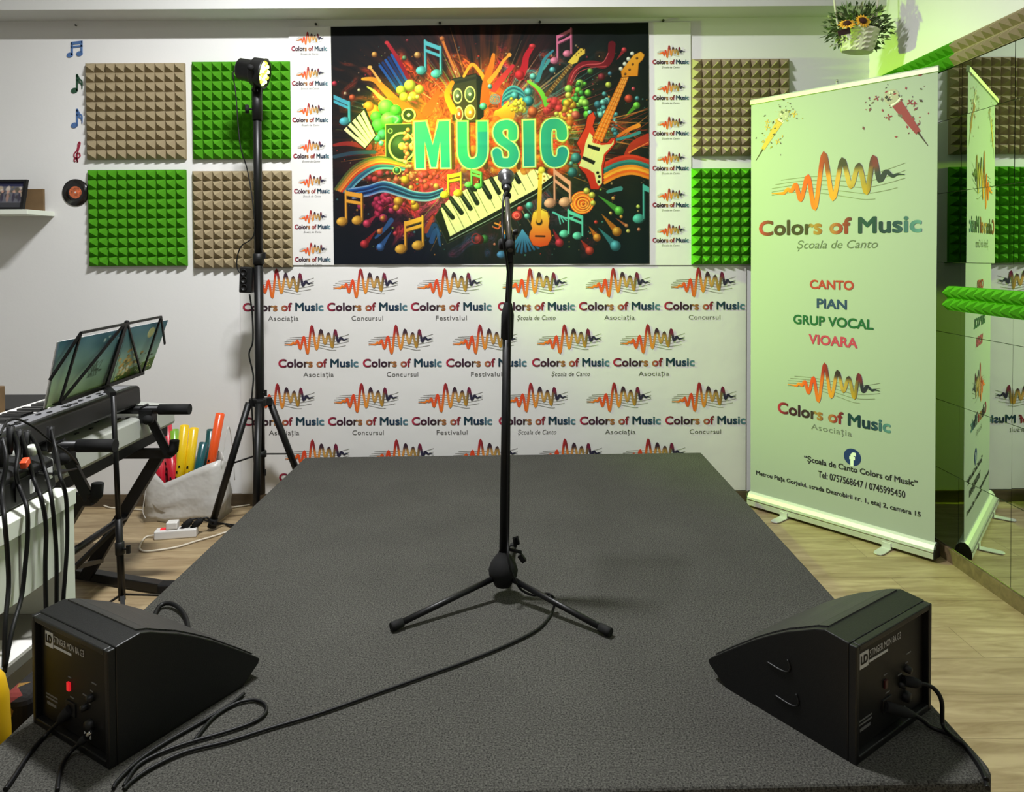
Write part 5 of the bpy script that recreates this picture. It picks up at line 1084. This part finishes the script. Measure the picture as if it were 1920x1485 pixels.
# ------------------------------------------------------------------ white desk with stage box, low table
DX = -1.18; yD = atX(143, 930, DX).y; zD = atX(143, 914, DX).z; zAp = atX(129, 1067, DX).z; zTr = atX(143, 944, DX).z
dk = thing('white_desk', 'white laminate desk at left with cables hanging over its edge', 'desk', (DX - .11, 1.5, 0))
MB().box((DX - .225, 1.0, zTr), (DX, yD, zD)).build('desk_top', M['desk'], dk, bevel=.002)
MB().box((DX - .03, 1.0, zAp), (DX - .012, yD - .05, zTr)).build('apron_panel', M['desk'], dk)
MB().box((DX - .2, yD - .05, 0), (DX - .004, yD - .004, zTr)).build('end_panel', M['desk'], dk, bevel=.0015)
MB().box((DX - .2, 1.0, 0), (DX - .004, 1.03, zTr)).build('end_panel', M['desk'], dk)
mb = MB()
for y in (1.5, 1.72): mb.box((DX - .012, y, zAp), (DX - .0095, y + .006, zTr))
mb.build('panel_joint', M['deskgrey'], dk)
lt_ = thing('low_table', 'low grey board table tucked under the white desk', 'table', (DX, 1.5, 0))
MB().box((DX - .19, 1.05, .335), (DX + .02, yD - .055, .36)).build('table_top', M['deskgrey'], lt_, bevel=.002)
for x in (DX - .17, DX - .03):
    for y in (1.1, yD - .1): MB().box((x - .015, y - .015, 0), (x + .015, y + .015, .335)).build('leg', M['deskgrey'], lt_)
tagd(MB().box((DX - .1, 1.58, .3605), (DX + .016, 1.74, .364), None).build('paper_stack', M['paper']), 'white sheet of paper on the low grey table', 'paper')
M['patt'] = None
def m_patt():
    mt, nt, b = nodes('dark_patterned_fabric'); N, K = nt.nodes, nt.links; tc = N.new('ShaderNodeTexCoord'); v = N.new('ShaderNodeTexVoronoi'); v.inputs['Scale'].default_value = 34; K.new(tc.outputs['Object'], v.inputs['Vector'])
    r = N.new('ShaderNodeValToRGB'); r.color_ramp.interpolation = 'CONSTANT'; e = r.color_ramp.elements; e[0].color = L4((20, 17, 15)); e[0].position = 0; e[1].color = L4((120, 88, 34)); e[1].position = .62
    for p, c in ((.72, (28, 22, 18)), (.84, (112, 40, 34)), (.92, (150, 128, 66))): x = e.new(p); x.color = L4(c)
    sp = N.new('ShaderNodeSeparateColor'); K.new(v.outputs['Color'], sp.inputs[0]); K.new(sp.outputs[0], r.inputs['Fac']); K.new(r.outputs['Color'], b.inputs['Base Color']); b.inputs['Roughness'].default_value = .9; return mt
pbag = thing('fabric_bag', 'dark patterned fabric bag squeezed between desk and stage', 'bag', (DX + .065, 1.72, 0))
MB().box((DX + .03, 1.58, 0), (DX + .1, 1.86, .325)).build('bag_body', m_patt(), pbag, bevel=.025, seg=4)
MB().tube(cr([(DX + .1, 1.64, .3), (DX + .108, 1.64, .2), (DX + .108, 1.66, .08)], 5), .006, 8).build('strap', M['brown'], pbag)
tagd(MB().lathe([(0, 0), (.034, .002), (.04, .02), (.041, .3), (.039, .37), (.032, .41), (.018, .432), (0, .437)], (-1.112, 1.5, 0), (0, 0, 1), 24).build('yellow_canister', M['yellow']), 'rounded yellow plastic canister cut by the lower left edge', 'canister')

SX = -1.232; zS = zD + .004
sb = thing('stage_box', 'black mixer full of plugged cables on the white desk', 'mixer', (SX - .08, 1.6, zD))
ySB = atX(106, 900, SX).y
MB().prism([(SX, 0), (SX - .008, .075), (SX - .06, .098), (SX - .165, .112), (SX - .165, 0)], (0, 1.2, zS), (1, 0, 0), (0, 0, 1), (0, ySB - 1.2, 0)).build('housing', M['black'], sb, bevel=.004)
for x in (SX - .02, SX - .14): MB().box((x - .01, ySB - .03, zD), (x + .01, ySB - .01, zS + .002)).build('foot', M['rubber'], sb)
mb = MB()
for k in range(5): y = ySB - .03 - k * .075; mb.box((SX - .001, y - .055, zS + .012), (SX + .0015, y, zS + .064))
mb.build('side_panel', M['cabpanel'], sb)
mb = MB()
for y0, h0, w_, hh in ((ySB - .05, .03, .03, .03), (ySB - .11, .016, .018, .036), (ySB - .24, .05, .03, .008), (ySB - .22, .04, .016, .012), (ySB - .36, .046, .03, .014)): mb.box((SX + .001, y0, zS + h0), (SX + .0025, y0 + w_, zS + h0 + hh))
mb.build('sticker', M['white_ink'], sb)
for i in range(3):
    for k in range(7): MB().lathe([(0, .014), (.006, .013), (.007, 0)], (SX - .075 - i * .03, ySB - .06 - k * .04, zS + .1 + i * .0035), (0, 0, 1), 10).build('control_knob', M['kgrey' if (i + k) % 4 == 0 else 'rubber'], sb)
# plugs and cables that stand up from the box and drop over the desk edge
def cable(label, pts, r=.0045, mt='cable', n=8, cat='cable', plug=None, group=None, res=8):
    t = thing('cable', label, cat, pts[0], group); MB().tube(cr(pts, n), r, res).build('cord', M[mt], t)
    if plug:
        for a, b, rr_, nm, mm in plug: MB().tube([a, V(a) * .3 + V(b) * .7, b], [rr_, rr_, rr_ * .62], 12).build(nm, M[mm], t)
    return t
def hang(pix, label, plugc='black', r=.0052):
    """cable: pixels of the part hanging in front of the desk, starting from a plug on the box"""
    ts = []; n = len(pix)
    for i, (x, y, X) in enumerate(pix): ts.append(atX(x, y, X))
    a = ts[0]; cable(label, ts, r, plug=[(a + V((0, 0, .0)), a + V((-.004, .0, -.07)), .0095, 'plug', plugc)], group='black cables hanging from the mixer')
F1, F2 = DX + .012, DX + .012
hang([(20, 800, SX - .03), (34, 840, SX - .01), (30, 884, SX + .008), (36, 912, SX + .01), (50, 950, DX + .01), (52, 1000, F1), (47, 1062, F1), (40, 1120, F2), (22, 1185, DX + .028), (8, 1262, DX + .04)], 'black cable draped over the white desk left of the orange plug')
hang([(36, 806, SX - .03), (50, 850, SX - .01), (64, 900, SX + .008), (76, 930, DX + .006), (86, 985, F1), (85, 1060, F1), (86, 1128, F2), (88, 1190, F2)], 'black cable hanging down the middle of the white desk front', 'black')
hang([(50, 808, SX - .04), (68, 834, SX - .02), (84, 880, SX + .006), (96, 930, DX + .01), (104, 1010, F1), (106, 1060, F1), (106, 1122, F2), (106, 1190, F2)], 'black cable right of the middle one on the white desk front')
hang([(95, 800, SX - .06), (106, 850, SX - .02), (113, 893, DX + .004), (124, 935, F1), (126, 1010, F1), (122, 1080, F1), (119, 1122, F2), (118, 1190, F2)], 'black cable hanging down at the far end of the white desk')
hang([(4, 822, SX - .03), (12, 862, SX), (4, 920, SX + .006), (8, 968, DX + .012), (14, 1040, F1), (16, 1100, F2), (10, 1170, DX + .028), (8, 1250, DX + .04)], 'black cable nearest the left picture edge on the white desk')
cable('thin black cable arching from the mixer up over the keyboards', [atX(0, 815, SX - .02), atX(14, 790, SX - .05), atX(32, 786, SX - .07), atX(62, 800, SX - .06), atX(96, 828, SX - .05), atX(128, 850, SX - .05), atX(150, 876, KL + .014)], .0032)
cable('black cable with a jack plug reaching the silver keyboard', [atX(70, 886, SX + .004), atX(98, 888, SX), atX(128, 882, SX - .06), atX(148, 878, KL + .02)], .0034, plug=[(atX(96, 888, SX), atX(124, 883, SX - .05), .007, 'plug', 'black')])
cable('black cable with an angled plug on the back of the silver keyboard', [atX(134, 850, KL + .016), atX(142, 860, KL + .02), atX(148, 874, KL + .02)], .0038, plug=[(atX(128, 846, KL + .02), atX(138, 853, KL + .018), .008, 'plug', 'rubber')])
op = atX(47, 868, SX - .002)
tagd(MB().box((-.008, -.012, -.009), (.008, .012, .009), Euler((.4, 0, .2)).to_matrix(), op).build('cable_tag', M['orange'], bevel=.002), 'orange plastic plug sleeve on a cable at the mixer', 'plug')
tagd(MB().tube([atX(58, 836, SX - .02), atX(63, 852, SX - .02)], .0085, 10).build('cable_tag', M['desk']), 'white sleeve on a cable plug at the mixer', 'plug')
# far left: cardboard box and black stool
tagd(MB().box((-2.42, 2.7, 0), (-2.016, 2.85, .786)).build('cardboard_box', M['brown'], bevel=.003), 'tall brown cardboard box at the far left behind the keyboards', 'box')
stl = thing('stool', 'black padded stool behind the keyboards at the far left', 'stool', (-2.25, 3.15, 0))
MB().box((-2.45, 2.98, .6), (-2.06, 3.32, .662)).build('seat', M['black'], stl, bevel=.018, seg=3)
for x in (-2.42, -2.09):
    for y in (3.02, 3.28): MB().tube([(x, y, 0), (x, y, .61)], .013, 10).build('leg', M['blackm'], stl)

# ------------------------------------------------------------------ paper bag with coloured tubes
gb = thing('plastic_bag', 'white carrier bag on the floor stuffed with coloured tubes', 'bag', (-1.6, 3.53, 0))
fy = 3.48; fbk = 3.63
gl, gr = at(271, 990, fy).x, at(410, 985, fy).x
def rim(x, y, Y): return at(x, y, Y)
front_top = [rim(281, 868, fy), rim(290, 886, fy), rim(308, 906, fy), rim(330, 897, fy), rim(360, 883, fy), rim(390, 870, fy), rim(412, 862, fy)]
back_top = [rim(424, 866, fbk), rim(415, 846, fbk), rim(393, 842, fbk), rim(362, 846, fbk), rim(334, 850, fbk), rim(310, 852, fbk), rim(285, 858, fbk)]
top_ring = front_top + back_top; n = len(top_ring)
bx_ = [gl + (gr - gl) * k / 6 for k in range(7)]
bot = [V((x, fy + .012 * math.sin(k * 2.1), .002)) for k, x in enumerate(bx_)] + [V((x + .01, fbk, .002)) for x in bx_[::-1]]
mb = MB(); rows = 9; vs = []; rb = random.Random(2)
for r in range(rows):
    t = r / (rows - 1)
    for k in range(n):
        p = bot[k] * (1 - t) + top_ring[k] * t; bul = math.sin(math.pi * t) * .03; j = rb.uniform(-.01, .01) * (0 < r < rows - 1)
        c = V((-1.6, 3.53, p.z)); d = (p - c); d.z = 0; d.normalize(); vs.append(p + d * (bul * .35 + j))
fs = [(r * n + k, r * n + (k + 1) % n, (r + 1) * n + (k + 1) % n, (r + 1) * n + k) for r in range(rows - 1) for k in range(n)] + [list(range(n))[::-1]]
M['bag'] = mat('thin_white_plastic_bag', (206, 204, 198), .32, bump=(9, .5, .02)); mb.add(vs, fs, 0, True); mb.build('bag_body', M['bag'], gb, solid=.002)
MB().tube(cr([rim(416, 864, fy + .01), rim(428, 800, fy + .06), rim(436, 840, fy + .1), rim(440, 900, fy + .1)], 6), .0022, 6).build('handle', M['bag'], gb)
MB().tube(cr([rim(288, 870, fy), rim(278, 895, fy - .02), rim(270, 940, fy - .02), rim(268, 960, fy - .02), rim(273, 972, fy - .02)], 6), .0022, 6).build('handle', M['bag'], gb)
TUB = [('red', (186, 30, 48), (298, 846), (302, 905), 3.505, 'red tube at the left of the carrier bag'), ('red', (186, 30, 48), (321, 850), (325, 905), 3.505, 'red tube next to the yellow ones in the carrier bag'),
       ('red', (196, 44, 60), (314, 797), (316, 850), 3.585, 'tall red tube at the back, behind the keyboard stand arm'), ('green', (120, 170, 50), (327, 806), (327, 850), 3.59, 'light green tube at the back of the carrier bag'),
       ('yellow', (226, 190, 24), (346, 798), (336, 900), 3.51, 'left one of two tall yellow tubes in the carrier bag'), ('yellow', (226, 190, 24), (364, 803), (353, 895), 3.525, 'right one of two tall yellow tubes in the carrier bag'),
       ('teal', (14, 78, 84), (382, 831), (370, 890), 3.51, 'short teal tube in front of the orange one'), ('teal', (14, 70, 70), (396, 806), (390, 860), 3.59, 'dark teal tube standing behind the orange one'), ('orange', (226, 84, 30), (413, 776), (394, 878), 3.535, 'tall orange tube leaning to the right in the carrier bag')]
for nm, c, tp, ep, Y, lab in TUB:
    key = 'tube_' + str(c)
    if key not in M: M[key] = mat(nm + '_tube_plastic', c, .25, coat=.3)
    a, e = at(*tp, Y), at(*ep, Y); d = (e - a).normalized(); L_ = (a.z - .03) / abs(d.z); b = a + d * L_; r = .0212
    t = thing('sound_tube', lab, 'tube', b, 'coloured tubes in the carrier bag')
    mb = MB().lathe([(r * .9, 0), (r, 0), (r, L_), (r * .9, L_), (r * .9, 0)], b, -d, 20); mb.build('tube', M[key], t)
    mb = MB(); z0 = L_ * .42
    for j in range(3):
        q = b - d * (z0 + j * .028); mb.lathe([(r * 1.01, 0), (r * 1.014, .001), (r * 1.014, .012), (r * 1.01, .013)], q + V((0, 0, 0)), -d, 20) if False else None
        s = basis(-d); cc = q + V((rb.uniform(-.5, .5) * r, -r * 1.0, 0)); mb.box((-.006, -.0012, -.008), (.006, .0035, .008), None, None) if False else None
        ang = math.radians(-90 + rb.uniform(-28, 28)); nrm = V((math.cos(ang), math.sin(ang), 0)); tx = V((-nrm.y, nrm.x, 0)); o = q + nrm * r * .985
        mb.add([o + tx * x + (-d) * y + nrm * h for h in (0, .0012) for x, y in ((-.005, -.006), (.005, -.006), (.003, .007), (-.004, .006))], [(0, 3, 2, 1), (4, 5, 6, 7), (0, 1, 5, 4), (1, 2, 6, 5), (2, 3, 7, 6), (3, 0, 4, 7)])
    mb.build('note_marking', M['black'], t)

# ------------------------------------------------------------------ power strip and its leads
s0, s1 = fl(288, 1014, 0), fl(368, 1008, 0); sx = (s1 - s0).normalized(); sy = V((-sx.y, sx.x, 0)); SL = (s1 - s0).length
ps = thing('power_strip', 'white power strip with red switch on the floor before the carrier bag', 'power strip', (s0 + s1) / 2 + sy * .025)
RM = Matrix((sx, sy, V((0, 0, 1)))).transposed()
MB().box((0, 0, 0), (SL, .055, .04), RM, s0).build('housing', M['plasticw'], ps, bevel=.006, seg=3)
MB().box((.022, .017, .038), (.045, .04, .044), RM, s0).build('switch', M['red_led'], ps, bevel=.002)
for k in range(3): o = s0 + sx * (.075 + k * .045) + sy * .0275 + V((0, 0, .0402)); MB().lathe([(.019, .0), (.019, .0015), (.0165, .0015), (.016, -.0002), (0, -.0002)], o, (0, 0, 1), 20).build('outlet', M['plasticw'], ps)
chg = MB().box((.05, .006, .042), (.1, .05, .075), RM, s0).build('phone_charger', M['plasticw'], bevel=.006, seg=3); tagd(chg, 'white plug adapter in the left outlet of the power strip', 'charger')
for k, lab in enumerate(('black plug and lead in the middle outlet of the power strip', 'black plug and lead in the right outlet of the power strip')):
    o = s0 + sx * (.12 + k * .045) + sy * .0275 + V((0, 0, .042)); e = o + sx * .05 + V((0, .02, .03))
    cable(lab, [o + V((0, 0, .02)), e, fl(395, 978, .05) + V((0, .0, .0)) if k == 0 else fl(398, 984, .035), fl(420, 982, .012), fl(440, 984 + k * 5, .006), fl(462, 980 + 8 * k, .006)], .0045, plug=[(o, o + sx * .035 + V((0, .01, .03)), .0155, 'plug', 'rubber')])
cable('white lead of the power strip looping over the oak floor', [s0 + sy * .0275 + V((0, 0, .015)), fl(272, 1008, .006), fl(262, 1026, .006), fl(268, 1033, .006), fl(285, 1033, .006), fl(330, 1026, .006), fl(370, 1014, .006), fl(408, 1003, .006), fl(440, 992, .006)], .0042, 'cablew')
cable('pale cord lying along the skirting behind the carrier bag', [fl(300, 952, .006), fl(350, 957, .006), fl(420, 953, .006), fl(470, 946, .006)], .004, 'cablew')
cable('pale cord running across the floor under the keyboard stand', [fl(150, 925, .006), fl(175, 935, .006), fl(200, 950, .006), fl(225, 953, .006), fl(268, 956, .006)], .004, 'cablew')

# ------------------------------------------------------------------ cables of the lamp, the microphone and the monitors
lzz = lambda x, y, dY=-.03: at(x, y, LS.y + dY)
cable('thin black cable looping from the stage lamp down to its power box', [fc - dn * .125 + V((0, 0, .0)), lzz(441, 131), lzz(437, 140), lzz(442, 175), lzz(447, 240), lzz(452, 280), lzz(464, 320, -.01), lzz(474, 380, -.022), lzz(476, 440, -.022), lzz(452, 462), lzz(444, 490), lzz(447, 508), lzz(456, 514)], .003)
cable('black cable running down the lamp stand from the power box', [lzz(468, 552), lzz(473, 590, -.02), lzz(474, 640, -.02), lzz(467, 665, -.02), lzz(475, 705, -.025), lzz(472, 750, -.045), lzz(474, 800, -.04), lzz(477, 870, -.04), lzz(480, 900, -.05), fl(474, 965, .006), fl(462, 985, .006), fl(440, 992, .006)], .004)
zf = ZP + .006; mzz = lambda x, y, dY=-.02: at(x, y, mc.y + dY)
mpath = [tl + V((0, -.012, -.004)), mzz(944, 372, .03), mzz(942, 420, -.0), mzz(944, 452, -.03), mzz(953, 520), mzz(955, 640, -.03), mzz(955, 760, -.025), mzz(954, 900, -.025), mzz(953, 1000, -.03), mzz(953, 1040, -.06), mzz(958, 1070, -.07), mzz(966, 1088, -.06)]
mpath += [fl(978, 1106, ZP + .04), fl(1000, 1116, ZP + .03), fl(1024, 1113, ZP + .05), fl(1034, 1116, ZP + .055), fl(1040, 1128, ZP + .03), fl(1034, 1150, zf), fl(1010, 1178, zf), fl(960, 1205, zf), fl(880, 1238, zf), fl(790, 1270, zf), fl(700, 1302, zf), fl(600, 1337, zf), fl(500, 1367, zf), fl(430, 1389, zf), fl(350, 1409, zf), fl(290, 1436, zf), fl(250, 1462, zf), fl(232, 1480, zf)]
cable('long black microphone cable running from the stand across the stage', mpath, .0036)
cable('black cable with a wide loop beside the left monitor', [fl(232, 1474, zf), fl(262, 1432, zf), fl(330, 1400, zf), fl(433, 1369, zf), fl(478, 1352, zf), fl(498, 1336, zf), fl(496, 1320, zf), fl(474, 1312, zf), fl(440, 1320, zf), fl(400, 1345, zf), fl(366, 1386, zf)], .0036)
cable('black cable lying along the foot of the left monitor', [fl(458, 1300, zf), fl(430, 1322, zf), fl(380, 1352, zf), fl(310, 1392, zf), fl(262, 1424, zf), fl(222, 1462, zf), fl(212, 1478, zf)], .0036)
pa = PL(.128, .066, .004)
cable('black mains lead of the left monitor trailing off the front', [pa, fl(112, 1352, ZP + .035), fl(84, 1380, zf), fl(54, 1414, zf), fl(28, 1454, zf), fl(10, 1480, zf)], .0045, plug=[(PL(.128, .066, .002), fl(112, 1352, ZP + .035), .011, 'plug', 'rubber')])
pj = PL(.222, .055, .012)
cable('black audio lead with silver plug in the left monitor', [pj, fl(152, 1392, ZP + .03), fl(132, 1410, ZP + .012), fl(116, 1436, zf), fl(110, 1460, zf), fl(108, 1482, zf)], .0042, plug=[(pj, pj + (fl(152, 1392, ZP + .03) - pj) * .55, .0042, 'jack', 'chrome'), (pj + (fl(152, 1392, ZP + .03) - pj) * .5, fl(148, 1395, ZP + .028), .0075, 'plug', 'rubber')])
pm_ = PR(.128, .066, .004)
cable('black mains lead of the right monitor crossing to the stage edge', [pm_, fl(1716, 1342, ZP + .03), fl(1745, 1362, zf), fl(1778, 1376, zf), fl(1806, 1396, zf), fl(1830, 1428, zf), fl(1845, 1455, zf), fl(1852, 1478, zf)], .0045, plug=[(PR(.128, .066, .002), fl(1712, 1340, ZP + .035), .011, 'plug', 'rubber')])
px_ = PR(.2, .095, .006); e = at(1737, 1284, px_.y - .006)
cable('black signal lead bending down from the right monitor to the stage edge', [px_, e, at(1756, 1296, px_.y - .01), at(1766, 1318, px_.y - .015), fl(1768, 1358, zf + .004), fl(1785, 1380, zf + .008), fl(1812, 1400, zf + .006), fl(1838, 1436, zf + .006), fl(1850, 1462, zf + .006)], .0045, plug=[(px_, px_ + (e - px_) * .75, .0105, 'plug', 'rubber')])
cable('short coil of black cable beyond the left monitor', [fl(284, 1168, zf), fl(298, 1138, ZP + .01), fl(318, 1131, ZP + .014), fl(338, 1142, ZP + .012), fl(351, 1166, zf), fl(354, 1206, zf)], .006)
